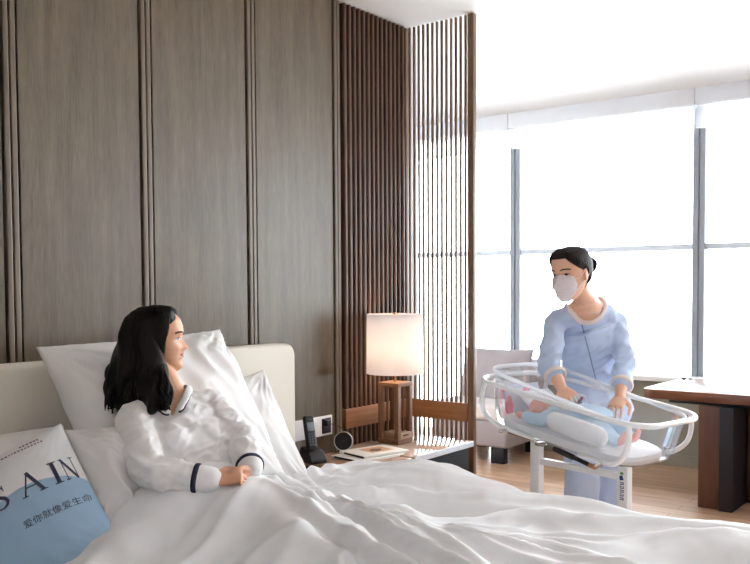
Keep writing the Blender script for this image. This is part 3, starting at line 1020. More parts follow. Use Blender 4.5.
# mattress pad in the tub
pad = oval(.74, .35, .12, 8); n_ = len(pad)
vs = []; fs = []
for sc, k in ((.9, -.209), (1., -.205), (1.02, -.187), (1., -.170), (.93, -.163)):
    for u, v in pad: vs.append(bl(u * sc, v * sc, k))
for i in range(4):
    for k in range(n_): fs.append((i * n_ + k, i * n_ + (k + 1) % n_, (i + 1) * n_ + (k + 1) % n_, (i + 1) * n_ + k))
fs.append(tuple(range(n_))[::-1]); fs.append(tuple(4 * n_ + k for k in range(n_)))
build(MB().add(vs, fs), 'pad', M['white_pad'], bas, True)
# stand
for u, ztop in ((.28, .675), (-.22, .615)):
    c = BC + bd * u
    m4 = Matrix.Translation((c.x, c.y, 0)) @ Matrix.Rotation(BA, 4, 'Z')
    build(MB().box((-.027, -.02, .10), (.027, .02, ztop), m4, bev=.004), 'upright', M['white_tube'], bas, True)
c0, c1 = BC + bd * .28, BC + bd * -.22
m4 = Matrix.Translation(((c0.x + c1.x) / 2, (c0.y + c1.y) / 2, 0)) @ Matrix.Rotation(BA, 4, 'Z')
build(MB().box((-.225, -.014, .556), (.225, .014, .586), m4, bev=.003), 'crossbar', M['white_tube'], bas, True)
build(MB().box((-.30, -.02, .09), (.30, .02, .13), m4, bev=.004), 'base_bar', M['white_tube'], bas, True)
for uu in (-.28, .28):
    build(MB().box((uu - .02, -.25, .09), (uu + .02, .25, .13), m4, bev=.004), 'base_foot', M['white_tube'], bas, True)
    for vv in (-.23, .23):
        cb = build(MB().lathe([(.0, -.012), (.035, -.012), (.04, -.006), (.04, .006), (.035, .012), (0, .012)], 24, m4 @ Matrix.Translation((uu, vv, .04)) @ Matrix.Rotation(PI / 2, 4, 'X')), 'caster', M['black'], bas, True)
        build(MB().box((uu - .012, vv - .018, .04), (uu + .012, vv - .014, .095), m4).box((uu - .012, vv + .014, .04), (uu + .012, vv + .018, .095), m4), 'fork', M['chrome'], cb, True)
# gas strut and lever
q0, q1 = at(555, 449, 4.16), at(596, 468, 3.98)
gs = build(MB().tube([q0, q0 + (q1 - q0) * .45], .014, 12).tube([q0 + (q1 - q0) * .5, q0 + (q1 - q0) * .85], .011, 12), 'gas_strut', M['black'], bas, True)
build(MB().tube([q0 + (q1 - q0) * .86, q1], .012, 12), 'strut_fitting', M['brass'], gs, True)
build(MB().tube([at(508, 432, 4.3), at(524, 437, 4.25), at(546, 444, 4.2)], .006, 10).ball(at(541, 444, 4.2), (.03, .03, .012)), 'lever', M['chrome'], bas, True)
build(MB().ball(at(611, 464, 3.86), (.014, .014, .014)), 'bolt', M['chrome'], bas, True)
# sticker with letters on the near upright
cpt = BC + bd * -.22
m4 = Matrix.Translation((cpt.x, cpt.y, 0)) @ Matrix.Rotation(BA, 4, 'Z')
# its camera side is the face towards the bed (local +y)
b = MB(); st = m4
for k in range(5):
    z = .47 + k * .017
    b.box((-.010, .0201, z), (.010, .0206, z + .004), st).box((-.010, .0201, z), (-.006, .0206, z + .012), st).box((-.010 + (k % 2) * .008, .0201, z + .008), (.010, .0206, z + .012), st)
build(b, 'sticker_lettering', M['blue_ink'], bas, True)
build(MB().prism([(-.010, .56), (.010, .556), (.012, .575), (-.002, .582)], -.0206, -.0201, st @ Matrix.Rotation(PI / 2, 4, 'X')), 'sticker_emblem', M['blue_ink'], bas, True)
build(MB().prism([(-.010, .584), (.010, .583), (.006, .594), (-.006, .594)], -.0206, -.0201, st @ Matrix.Rotation(PI / 2, 4, 'X')), 'sticker_leaf', M['green_ink'], bas, True)


# ------------------------------------------------------------------ people


def lerpk(keys, z):
    """piecewise smooth interpolation of (z, value) pairs, z falling"""
    if z >= keys[0][0]: return keys[0][1]
    for (za, a), (zb, b_) in zip(keys, keys[1:]):
        if z >= zb:
            t = (za - z) / (za - zb); t = t * t * (3 - 2 * t) * .4 + t * .6
            return a + (b_ - a) * t
    return keys[-1][1]


FRONT = [(.112, .0), (.106, .04), (.09, .066), (.07, .082), (.045, .089), (.024, .0885), (.010, .083), (-.005, .0815), (-.03, .083), (-.042, .0825), (-.049, .0855), (-.055, .083), (-.060, .0855), (-.068, .080), (-.076, .0775), (-.09, .082), (-.102, .078), (-.112, .061), (-.118, .03)]
BACK = [(.112, .0), (.106, .045), (.09, .073), (.06, .092), (.03, .098), (.0, .095), (-.03, .084), (-.05, .062), (-.07, .036), (-.09, .012), (-.118, -.008)]
WIDE = [(.112, .004), (.106, .036), (.09, .057), (.07, .068), (.04, .0735), (.02, .074), (.0, .0725), (-.02, .0695), (-.04, .064), (-.06, .0575), (-.08, .048), (-.095, .037), (-.11, .021), (-.118, .006)]


def head_pt(th, z, off=0.):
    """a point of the head surface; th = 0 straight ahead (+y), z up"""
    w, f, bk = lerpk(WIDE, z), lerpk(FRONT, z), lerpk(BACK, z)
    c, s = math.cos(th), math.sin(th)
    ex = .86 if c > 0 else 1.
    x = w * math.copysign(abs(s) ** .9, s)
    y = (f if c > 0 else bk) * math.copysign(abs(c) ** ex, c)
    if c > 0:
        # nose, eye sockets, cheeks, lips
        if -.046 < z < .014:
            h = (.014 - z) / .042 * .024 if z > -.028 else .024 * max(0, (z + .046) / .018)
            sg = .0075 + .006 * sstep(.01, -.03, z)
            y += h * math.exp(-(x / sg) ** 2)
        for sx in (-1, 1):
            y -= .0065 * math.exp(-((x - sx * .031) / .017) ** 2 - ((z - .006) / .013) ** 2)
            y += .003 * math.exp(-((x - sx * .03) / .02) ** 2 - ((z - .026) / .008) ** 2)
            y += .004 * math.exp(-((x - sx * .04) / .02) ** 2 - ((z + .03) / .018) ** 2)
        y -= .004 * math.exp(-((abs(x) - .026) / .01) ** 2 - ((z + .054) / .012) ** 2)
    p = V((x, y, z))
    if off:
        n = V((s, c, max(-1, min(1, z / .09)) * .75)).normalized(); p += n * off
    return p


def head_mb(mb, m4, sc=1., nth=72, nz=64):
    vs = []; fs = []
    for i in range(nz + 1):
        t = i / nz; z = -.118 + .230 * (.5 - .5 * math.cos(PI * t))
        for k in range(nth): vs.append(m4 @ (head_pt(2 * PI * k / nth, z) * sc))
    for i in range(nz):
        for k in range(nth): fs.append((i * nth + k, i * nth + (k + 1) % nth, (i + 1) * nth + (k + 1) % nth, (i + 1) * nth + k))
    fs.append(tuple(range(nth))[::-1]); fs.append(tuple(nz * nth + k for k in range(nth)))
    mb.add(vs, fs)
    for sx in (-1, 1):                                            # ears
        rot = m4.to_3x3() @ Matrix.Rotation(sx * math.radians(-22), 3, 'Z')
        mb.ball(m4 @ (V((sx * .076, -.008, -.008)) * sc), (.008, .018, .031), 14, 10, rot)
        mb.ball(m4 @ (V((sx * .074, -.004, -.03)) * sc), (.007, .010, .010), 10, 8, rot)


def head_patch(test, m4, sc, off, nth=220, nz=150, thr=(-PI, PI), zr=(-.118, .112)):
    """a thin cover over the part of the head where test(th, z) gives a weight above 0"""
    grid = {}; vs = []; fs = []
    for i in range(nz + 1):
        z = zr[0] + (zr[1] - zr[0]) * i / nz
        for k in range(nth + 1):
            th = thr[0] + (thr[1] - thr[0]) * k / nth
            w = test(th, z)
            if w > 0:
                grid[i, k] = len(vs); vs.append(m4 @ (head_pt(th, z, off(th, z, w) if callable(off) else off) * sc))
    for i in range(nz):
        for k in range(nth):
            q = [(i, k), (i, k + 1), (i + 1, k + 1), (i + 1, k)]
            if all(a in grid for a in q): fs.append(tuple(grid[a] for a in q))
    mb = MB(); mb.add(vs, fs); return mb


def hand(mb, W, f, up, thumb, sc=1., curl=(20, 25, 15), spread=1., fist=None):
    """palm, four fingers and a thumb; f towards the fingers, up out of the back of the hand, thumb = +1/-1 side"""
    f = V(f).normalized(); up = V(up); up = (up - f * f.dot(up)).normalized(); s = f.cross(up) * thumb
    mb.tube([W - f * .02 * sc, W + f * .02 * sc, W + f * .055 * sc, W + f * .085 * sc], [(.026 * sc, .019 * sc), (.033 * sc, .016 * sc), (.039 * sc, .0145 * sc), (.037 * sc, .0115 * sc)], 16, side=tuple(s), dense=4)
    for i, (off, ln, r) in enumerate(((.029, .070, .0085), (.0095, .079, .0088), (-.0105, .073, .0083), (-.029, .058, .0075))):
        p = W + f * (.080 - .004 * abs(i - 1)) * sc + s * off * sc
        d = (f + s * (off * 2.2 * spread)).normalized(); pts = [p - d * .02 * sc, p]; rad = [r * sc, r * sc]
        c = curl if not callable(curl) else curl(i)
        ang = 0
        for seg, k in zip((.45, .32, .23), c):
            ang += math.radians(k)
            p = p + (d * math.cos(ang) - up * math.sin(ang)) * ln * seg * sc
            pts.append(p); rad.append(r * sc * (1 - .08 * len(pts)))
        mb.tube(pts, rad, 12, dense=4)
    p = W + f * .018 * sc + s * .024 * sc; q = p + (f * .55 + s * .75 - up * .25).normalized() * .042 * sc
    r2 = q + (f * .85 + s * .25 - up * .35).normalized() * .032 * sc; t2 = r2 + (f * .95 - up * .3).normalized() * .024 * sc
    mb.tube([p, q, r2, t2], [.0145 * sc, .0115 * sc, .0102 * sc, .008 * sc], 12, dense=4)


def tuck(me, mw, bv, keep, gap=.006):
    """draw the body in under a garment wherever it would show through the cloth"""
    inv = mw.inverted()
    for v in me.vertices:
        p = mw @ v.co
        if keep(p): continue
        loc, nor, i, d = bv.find_nearest(p, .06)
        if loc is None: continue
        if (p - loc).dot(nor) > -gap: v.co = inv @ (loc - nor * gap)
    me.update()


def limb(mb, pts, rad, seg=18, dense=6, side=None): mb.tube(pts, rad, seg, side=side, dense=dense)


def snap(bv, p, lift):
    loc, nor, i, d = bv.find_nearest(V(p))
    return loc + nor * lift


def loops_of(me):
    """the ordered rims of an open mesh"""
    bm = bmesh.new(); bm.from_mesh(me); nb_ = {}
    for e in bm.edges:
        if len(e.link_faces) == 1:
            a, b = e.verts[0].index, e.verts[1].index
            nb_.setdefault(a, []).append(b); nb_.setdefault(b, []).append(a)
    co = [v.co.copy() for v in bm.verts]; bm.free()
    seen = set(); out = []
    for st in nb_:
        if st in seen: continue
        lp = [st]; seen.add(st); cur = st
        while True:
            nx_ = [q for q in nb_[cur] if q not in seen]
            if not nx_: break
            cur = nx_[0]; seen.add(cur); lp.append(cur)
        out.append([co[i] for i in lp])
    return sorted(out, key=len, reverse=True)


def even_loop(lp, n, it=8):
    """the loop resampled to n points and smoothed"""
    L = [0.]; m_ = len(lp)
    for i in range(m_): L.append(L[-1] + (lp[(i + 1) % m_] - lp[i]).length)
    out = []; j = 0
    for k in range(n):
        t = L[-1] * k / n
        while L[j + 1] < t: j += 1
        f = (t - L[j]) / max(1e-9, L[j + 1] - L[j]); out.append(lp[j].lerp(lp[(j + 1) % m_], f))
    for _ in range(it): out = [(out[k - 1] + out[k] * 2 + out[(k + 1) % n]) / 4 for k in range(n)]
    return out


def seen_on(bv, px, py, lift):
    """the point of a garment that the photograph shows at this pixel"""
    d = (at(px, py, 1.) - CP).normalized(); h = bv.ray_cast(CP, d)
    return (h[0] + h[1] * lift) if h[0] else at(px, py, 4.1)


# ---------------- the woman in bed
WHC = at(158, 340.5, 3.06); wf_a = math.radians(-48)
wf = V((math.cos(wf_a), math.sin(wf_a), .03)).normalized(); wx = wf.cross(V((0, 0, 1))).normalized(); wz = wx.cross(wf)
WH = Matrix((wx, wf, wz)).transposed().to_4x4(); WH.translation = WHC
WS = .99
neck_b = at(170, 394, 3.03)
shR, shL = at(133, 418, 2.91), at(209, 405, 3.08)
elR, wrR = at(150, 472, 2.74), at(213, 480, 2.74)
elL, wrL = at(242, 440, 2.98), at(251, 469, 2.83)
pel = at(214, 512, 2.90)
saxis = (shL - shR).normalized()                         # from her right shoulder to her left
shm = (shR + shL) / 2
tdir = (shm - pel).normalized()
tfr = saxis.cross(tdir) * -1                             # out of the chest
if tfr.dot(V((0, -1, 0))) < 0: tfr = -tfr
chest = pel + (shm - pel) * .68 - tfr * .01
waist = pel + (shm - pel) * .33 - tfr * .005
woman = thing('person', 'woman in white pyjamas with long black hair sitting up in bed, looking aside', 'person', (pel.x, pel.y, .55))
mb = MB()
head_mb(mb, WH, WS)
skull = WH @ V((0, -.025, -.06))
limb(mb, [skull, (skull + neck_b) / 2 + wf * .004, neck_b, neck_b - tdir * .05], [(.05, .054), (.047, .052), (.052, .052), (.08, .06)], side=tuple(saxis))
mb.tube([pel - tdir * .02, pel + tdir * .05, waist, chest, chest + (shm - chest) * .55, shm - tdir * .01], [(.16, .10), (.155, .10), (.122, .088), (.138, .098), (.150, .085), (.12, .06)], 28, side=tuple(saxis), dense=6)
for sx in (-1, 1):
    mb.ball(chest + saxis * sx * .064 + tfr * .062 + tdir * .0, .046)
for a, e_, w_ in ((shR, elR, wrR), (shL, elL, wrL)):
    limb(mb, [shm + (a - shm) * .55, a, a + (e_ - a) * .5, e_, e_ + (w_ - e_) * .4, w_], [.045, .038, .030, .025, .026, .024])
kneeR, kneeL = V((1.93, 1.74, .635)), V((2.08, 1.72, .635))
for sx, kn in ((-1, kneeR), (1, kneeL)):
    hp = pel + saxis * sx * .08
    ft = kn + V((.03, -.40, -.04))
    limb(mb, [hp, hp + (kn - hp) * .5, kn, kn + (ft - kn) * .4, ft], [.078, .066, .048, .046, .032])
    limb(mb, [ft, ft + V((sx * .02, -.06, .0)), ft + V((sx * .04, -.13, .01))], [.032, .030, .022])
hf = (at(252, 473, 2.76) - wrR).normalized()
hand(mb, wrR + hf * .005, hf, V((-.25, -.45, 1)), -1, .92, curl=(52, 62, 40), spread=.3)
hf2 = (at(240, 486, 2.79) - wrL).normalized()
hand(mb, wrL + hf2 * .0, hf2, V((.7, -.5, .3)), 1, .92, curl=(55, 65, 45), spread=.3)
wbody = remeshed(mb, .0036, 3)
wb_obj = link('body', wbody, M['skin'], woman, True, True, 180)
# face
ell = lambda x, z, cx, cz, a, b_: 1 - ((x - cx) / a) ** 2 - ((z - cz) / b_) ** 2


def face_parts(parent, m4, sc, smile=0., lips=True):
    X = lambda th, z: head_pt(th, z).x
    for sx in (-1, 1):
        R_ = (.0, .95) if sx > 0 else (-.95, 0.)
        f = lambda th, z: ell(X(th, z), z, sx * .031, .004, .0135, .0040)
        e_ = build(head_patch(f, m4, sc, lambda a, b_, w: .0016 + .002 * min(1, w), 110, 50, R_, (-.004, .013)), 'eye', M['eye_white'], parent, True)
        f = lambda th, z: ell(X(th, z), z, sx * .031, .0042, .0066, .0046)
        build(head_patch(f, m4, sc, .0042, 110, 60, R_, (-.004, .012)), 'iris', M['iris'], e_, True)
        f = lambda th, z: min(ell(X(th, z), z, sx * .0315, .0040, .0165, .0066), -ell(X(th, z), z, sx * .031, .002, .0155, .0066) + .0, 1 if z > .004 else -1)
        build(head_patch(f, m4, sc, .0042, 130, 60, R_, (.0, .016)), 'eyelashes', M['brow'], e_, True)
        f = lambda th, z: 1 - abs(z - (.0245 + .004 * (1 - ((X(th, z) - sx * .034) / .02) ** 2))) / .0032 if abs(X(th, z) - sx * .034) < .02 else -1
        build(head_patch(f, m4, sc, .0022, 130, 60, R_, (.014, .036)), 'eyebrow', M['brow'], parent, True)
    if lips:
        f = lambda th, z: 1 - abs(z + .0545 - smile * 30 * X(th, z) ** 2) / (.0085 * (1 - (X(th, z) / .025) ** 2) + 1e-6) if abs(X(th, z)) < .0245 else -1
        build(head_patch(f, m4, sc, .0018, 120, 70, (-.6, .6), (-.07, -.035)), 'lips', M['lip'], parent, True)


face_parts(wb_obj, WH, WS, smile=.25)

# pyjama top


def clothed(parts, voxel, amp, freq, seed, smooth=6):
    me = remeshed(parts, voxel, smooth)
    return me


top = MB()
top.tube([pel - tdir * .03, pel + tdir * .06, waist, chest, chest + (shm - chest) * .55, shm + tdir * .015, neck_b - tdir * .015], [(.195, .135), (.185, .130), (.165, .122), (.168, .118), (.162, .10), (.118, .066), (.072, .062)], 32, side=tuple(saxis), dense=6)
for sx in (-1, 1): top.ball(chest + saxis * sx * .064 + tfr * .068 - tdir * .008, .063)
for a, e_, w_ in ((shR, elR, wrR), (shL, elL, wrL)):
    ax = (w_ - e_).normalized()
    limb(top, [neck_b + (a - neck_b) * .35 - tdir * .02, shm + (a - shm) * .72 + tdir * .004, a - tdir * .01, a + (e_ - a) * .5, e_, e_ + (w_ - e_) * .45, w_ - ax * .012], [.05, .058, .062, .060, .056, .052, .043])
wtop = remeshed(top, .0055, 5)


def pj(co, no):
    q = co
    a = ridge(V((q.x * 11 + q.z * 13, q.y * 11 - q.z * 7, q.z * 9))) - .6
    b_ = ridge(V((q.x * 24 - q.z * 19, q.y * 24 + q.z * 19, q.z * 16 + 4))) - .6
    d = min((co - wrR).length, (co - wrL).length)
    k = sstep(.03, .10, d)
    el = math.exp(-((co - elR).length / .10) ** 2) + math.exp(-((co - elL).length / .10) ** 2)
    return (.0065 * a + .0048 * b_) * k * (1 + .9 * el)


displace(wtop, pj)
# the open V at the neck
vb = neck_b - tdir * .095 + tfr * .10
nrm_n = tdir


def in_v(p):
    d = p - neck_b; s_ = d.dot(saxis); t_ = d.dot(tdir); f_ = d.dot(tfr)
    if f_ < -.01: return t_ > -.012 and abs(s_) < .075
    lim = .058 * max(0, (t_ + .105) / .105)
    return abs(s_ + .012 + .040 * min(1, max(0, -t_ / .1))) < lim


cut(wtop, in_v)
pj_obj = link('pyjama_top', wtop, M['pajama'], woman, True, True, 180)
tb_bv = None
mw = world_of(woman)
wt2 = wtop.copy(); wt2.transform(mw); tb_bv = bvh_of(wt2)


wrist_R, wrist_L = wrR - (wrR - elR).normalized() * .02, wrL - (wrL - elL).normalized() * .02
tuck(wbody, mw, tb_bv, lambda p: (p - wrist_R).dot(wrR - elR) > 0 and (p - wrR).length < .25 or (p - wrL).length < .16 and (p - wrist_L).dot(wrL - elL) > 0 and (p - wrL).cross((wrL - elL).normalized()).length < .075 and (p - wrL).dot(V((0, 0, -1))) > -.03 or (p - neck_b).dot(tdir) > -.03 or in_v(p + tfr * 0) or (p - pel).dot(tdir) < .04)


def path_on(pts, lift, n=10):
    P, _ = spline([V(p) for p in pts], [(1, 1)] * len(pts), n)
    return [snap(tb_bv, p, lift) for p in P]


nl = [p for p in loops_of(wt2) if (sum(p, V()) / len(p) - neck_b).length < .15][0]
NLP = 96
nl = even_loop(nl, NLP, 10)
cen_n = sum(nl, V()) / NLP
low = min(range(NLP), key=lambda k: nl[k].dot(tdir)); nl = nl[low:] + nl[:low]
# a turned-down collar: a band from the rim outwards over the cloth, widest at the lapels
outer = []
for k, p in enumerate(nl):
    t_ = abs(k / NLP - .5) * 2                            # 1 at the bottom of the V, 0 behind the neck
    tan = (nl[(k + 1) % NLP] - nl[k - 1]).normalized()
    loc, nor, _, _ = tb_bv.find_nearest(p)
    od = nor.cross(tan).normalized()
    if od.dot(p - cen_n) < 0: od = -od
    wd = .024 if .25 < t_ < .9 else .024 * (1 - (t_ - .9) / .1) + .012 if t_ >= .9 else .022
    outer.append(snap(tb_bv, p + od * wd, .006))
for _ in range(8): outer = [(outer[k - 1] + outer[k] * 2 + outer[(k + 1) % NLP]) / 4 for k in range(NLP)]
for a_, b_ in ((2, NLP // 2), (NLP // 2, NLP - 2)):
    idx = list(range(a_, b_ + 1)); vs = []; fs = []; mrow = 5
    for i in idx:
        for k in range(mrow + 1):
            t_ = k / mrow; loc, nor, _, _ = tb_bv.find_nearest(nl[i])
            vs.append(nl[i].lerp(outer[i], t_) + nor * (.004 + .003 * math.sin(PI * t_)))
    for i in range(len(idx) - 1):
        for k in range(mrow): fs.append((i * (mrow + 1) + k, i * (mrow + 1) + k + 1, (i + 1) * (mrow + 1) + k + 1, (i + 1) * (mrow + 1) + k))
    co = link('collar', MB().add(vs, fs).mesh(), M['pajama'], pj_obj, True, True, 180)
    md = co.modifiers.new('thick', 'SOLIDIFY'); md.thickness = .004; md.offset = 0
    build(MB().tube([outer[i] for i in idx], .0042, 8), 'piping', M['navy'], co, True)
for e_, w_ in ((elR, wrR), (elL, wrL)):
    ax = (w_ - e_).normalized(); c = w_ - ax * (.052 if e_ is elR else .02)
    ringp = []
    q = V((0, 0, 1)).cross(ax).normalized(); q2 = ax.cross(q)
    for k in range(28):
        a = 2 * PI * k / 28; d = q * math.cos(a) + q2 * math.sin(a)
        h = tb_bv.ray_cast(c + d * .09, -d)
        ringp.append((h[0] if h[0] and (h[0] - c).length < .085 else c + d * .05) + d * .0015)
    build(MB().tube(ringp, [(.0085, .003)] * 28, 8, side=tuple(ax), closed=True), 'cuff_piping', M['navy'], pj_obj, True)

# hair: a cap over the skull and long waving locks


def hair_w(th, z):
    a = abs(th)
    if a < .25: line = .090
    elif a < 1.0: line = .090 - (a - .25) / .75 * .037
    elif a < 1.38: line = .053 - (a - 1.0) / .38 * .138
    else: line = -.09
    return (z - line) / .02


hb_ = head_patch(hair_w, WH, WS, lambda th, z, w: .003 + .017 * sstep(0, 1.6, w) + .0022 * noise.noise(V((math.sin(th) * 9, math.cos(th) * 9, z * 6))) + .0006 * math.sin(th * 90 + z * 40), 240, 120)
hb_.ball(WH @ (V((0, -.006, .098)) * WS), (.05, .055, .028), 20, 12, WH.to_3x3())
rs = random.Random(11)
H3 = lambda x, y, z: WH @ (V((x, y, z)) * WS)
wl = []
back = -wf


def lock(p, r=.012, n=7):
    k = len(p); rad = [(r * (.7 if i == 0 else 1.15 if i < k - 2 else .8 if i == k - 2 else .25), r * .6 * (.7 if i == 0 else 1.1 if i < k - 2 else .7 if i == k - 2 else .25)) for i in range(k)]
    hb_.tube(p, rad, 8, dense=n, cap=2)


mass = MB()
st_ = [(143, 330, 21, 3.06, .085), (141, 343, 23, 3.055, .10), (137.5, 361, 24, 3.06, .10), (135, 381, 28, 3.06, .09), (135, 395, 32, 3.055, .075), (139, 406, 28, 3.04, .05)]
mass.tube([at(a, b_, d) for a, b_, h_, d, k_ in st_], [(h_ * 3.05 / FPX, k_) for a, b_, h_, d, k_ in st_], 28, side=tuple(RT), dense=6)
mass.tube([at(146, 322, 3.03), at(147, 342, 3.0), at(150, 362, 2.985), at(152, 378, 2.97), at(153, 394, 2.94), at(157, 408, 2.885)], [(.03, .05), (.04, .05), (.045, .045), (.05, .042), (.048, .038), (.034, .022)], 20, side=tuple(RT), dense=6)
mme = remeshed(mass, .006, 30)
displace(mme, lambda co, no: .006 * math.sin((co.dot(RT) * 900 / 9.) + 3 * noise.noise(co * 9)) + .008 * noise.noise(V((co.x * 22, co.y * 22, co.z * 5))))
o_ = len(hb_.v); hb_.v += [tuple(v.co) for v in mme.vertices]; hb_.f += [tuple(i + o_ for i in p.vertices) for p in mme.polygons]
# camera side: from the parting down past the ear to shoulder and chest (her right side)
for i in range(170):
    t = rs.random()                                       # 0 front edge of the hair, 1 back of head
    ang = 1.32 + t * 1.68
    side = -1 if rs.random() < .74 else 1
    if side > 0 and t < .8: continue
    th = side * ang
    z0 = rs.uniform(-.0, .085)
    p0 = head_pt(th, z0, .015); p0 = H3(*p0)
    mid = H3(*head_pt(th * (1.2 - .2 * t), -.03, .024 + .012 * rs.random()))
    # where it falls to, in the photograph's terms: from the chest in front to the pillow behind
    end_t = max(.07, t + rs.uniform(-.08, .08))
    low = at(166 - 52 * end_t, 372 + rs.uniform(-3, 3), 2.925 + .11 * end_t + (.10 if side > 0 else 0))
    lo2 = at(171 - 62 * end_t + rs.uniform(-4, 4), 390 + rs.uniform(-4, 4), 2.885 + .13 * end_t + (.10 if side > 0 else 0))
    tip = at(171 - 66 * end_t + rs.uniform(-4, 5), 404 + rs.uniform(-6, 8) + 2 * end_t, 2.855 + .14 * end_t + (.10 if side > 0 else 0))
    wv = rs.uniform(-.008, .008)
    lock([p0, mid, low + wf * wv, lo2 - wf * wv * 1.5, tip], rs.uniform(.009, .015))
# the strands swept off the forehead
for i in range(16):
    u_ = i / 15
    th0 = -.25 - u_ * .9
    p = [H3(*head_pt(th0 * .75 - .3, .103 - .010 * u_, .010)), H3(*head_pt(-1.15 - .2 * u_, .070 - .01 * u_, .008)), H3(*head_pt(-1.38 - .12 * u_, .02, .010)), H3(*head_pt(-1.40 - .12 * u_, -.04, .014)), at(160 - 5 * u_, 373, 2.985 - .004 * u_), at(162 - 7 * u_, 392, 2.95), at(165 - 8 * u_, 406 + 3 * u_, 2.905)]
    lock(p, .008)
build(hb_, 'hair', M['hair'], woman, True, True, 180)

# ---------------- the nurse
NHC = at(571, 273.5, 4.17); nf_a = math.radians(167)
nf = V((math.cos(nf_a), math.sin(nf_a), -.16)).normalized(); nx = nf.cross(V((0, 0, 1))).normalized(); nz_ = nx.cross(nf)
tl_ = Matrix.Rotation(math.radians(3), 3, nf)
NH = (tl_ @ Matrix((nx, nf, nz_)).transposed()).to_4x4(); NH.translation = NHC
NS = 1.06
nnb = at(585, 299, 4.28)
nR, nL = at(555, 324, 4.30), at(615, 321, 4.46)
neR, nwR = at(549, 364, 4.20), at(563, 390, 4.07)
neL, nwL = at(624, 364, 4.30), at(620, 398, 4.09)
nhip = at(592, 392, 4.52)
nsx = (nL - nR).normalized(); nsm = (nR + nL) / 2
ntd = (nsm - nhip).normalized(); nfr = nsx.cross(ntd)
if nfr.dot(V((-1, -.3, 0))) < 0: nfr = -nfr
footc = V((nhip.x + .04, nhip.y + .01, 0))
nurse = thing('person', 'nurse in pale blue uniform and white mask bending over the bassinet', 'person', (footc.x, footc.y, 0))
mb = MB(); head_mb(mb, NH, NS)
sk = NH @ V((0, -.03, -.06))
limb(mb, [sk, (sk + nnb) / 2, nnb, nnb - ntd * .03, nnb - ntd * .07], [(.053, .056), (.049, .053), (.058, .054), (.095, .062), (.12, .07)], side=tuple(nsx))
nch = nhip + (nsm - nhip) * .70; nwa = nhip + (nsm - nhip) * .36
mb.tube([nhip - ntd * .03, nhip + ntd * .05, nwa, nch, nch + (nsm - nch) * .55, nsm - ntd * .01], [(.165, .105), (.158, .10), (.115, .085), (.135, .095), (.150, .088), (.125, .062)], 28, side=tuple(nsx), dense=6)
for a, e_, w_ in ((nR, neR, nwR), (nL, neL, nwL)):
    limb(mb, [nnb - ntd * .01, nnb + (a - nnb) * .45 - ntd * .006, nnb + (a - nnb) * .75 - ntd * .012], [.040, .036, .03])
    limb(mb, [nsm + (a - nsm) * .55, a, a + (e_ - a) * .5, e_, e_ + (w_ - e_) * .4, w_], [.042, .040, .036, .033, .034, .025])
for sx in (-1, 1):
    hp = nhip + nsx * sx * .085; kn = V((footc.x, footc.y, .46)) + nsx * sx * .09 + nfr * .04; ft = V((footc.x, footc.y, .085)) + nsx * sx * .085
    limb(mb, [hp, hp + (kn - hp) * .5, kn, kn + (ft - kn) * .45, ft], [.083, .075, .055, .05, .034])
    fd = V((nfr.x, nfr.y, 0)).normalized()
    limb(mb, [ft - fd * .02 - V((0, 0, .035)), ft + fd * .08 - V((0, 0, .05)), ft + fd * .15 - V((0, 0, .058))], [.035, .032, .022])
nh1 = (at(573, 398, 3.97) - nwR).normalized()
hand(mb, nwR, nh1, V((-.55, -.1, .83)), 1, .95, curl=(28, 32, 22), spread=1.2)
nh2 = (at(613, 411, 3.98) - nwL).normalized()
hand(mb, nwL, nh2, V((-.6, -.2, .76)), -1, .95, curl=(18, 24, 16), spread=1.6)
nme = remeshed(mb, .0036, 3)
nb_obj = link('body', nme, M['skin_pale'], nurse, True, True, 180)
face_parts(nb_obj, NH, NS, lips=False)
# mask with pleats and ear loops
mw_ = lambda th, z: min((1.16 - .42 * ((z + .055) / .06) ** 2 - abs(th)) / .2, (z + .1165) / .02, (.0 + .006 * math.cos(th * 3) - z) / .02)
mk = head_patch(mw_, NH, NS, lambda th, z, w: .003 + .007 * sstep(0, 1, w) + .0018 * 1.6 * math.sin((z + .12) / .118 * PI * 7) * sstep(0, .6, w) + (.010 * math.exp(-((z + .06) / .03) ** 2) + .006 * sstep(-.07, -.105, z)) * math.exp(-(th / .8) ** 2), 140, 100, (-1.2, 1.2), (-.118, .01))
mko = build(mk, 'face_mask', M['mask'], nurse, True, True, 180)
for sx in (-1, 1):
    a = [head_pt(sx * .93, -.022, .006), head_pt(sx * 1.3, -.012, .006), V((sx * .082, -.012, .018)), V((sx * .08, -.026, -.01)), head_pt(sx * 1.3, -.055, .006), head_pt(sx * .93, -.085, .006)]
    build(MB().tube([NH @ (q * NS) for q in a], .0018, 6, dense=6), 'ear_loop', M['mask'], mko, True)


def nhair(th, z):
    a = abs(th)
    if a < .5: line = .074
    elif a < 1.25: line = .074 - (a - .5) / .75 * .05
    elif a < 1.6: line = .024 - (a - 1.25) / .35 * .02
    elif a < 2.0: line = .004 - (a - 1.6) / .4 * .06
    else: line = -.066
    return (z - line) / .02


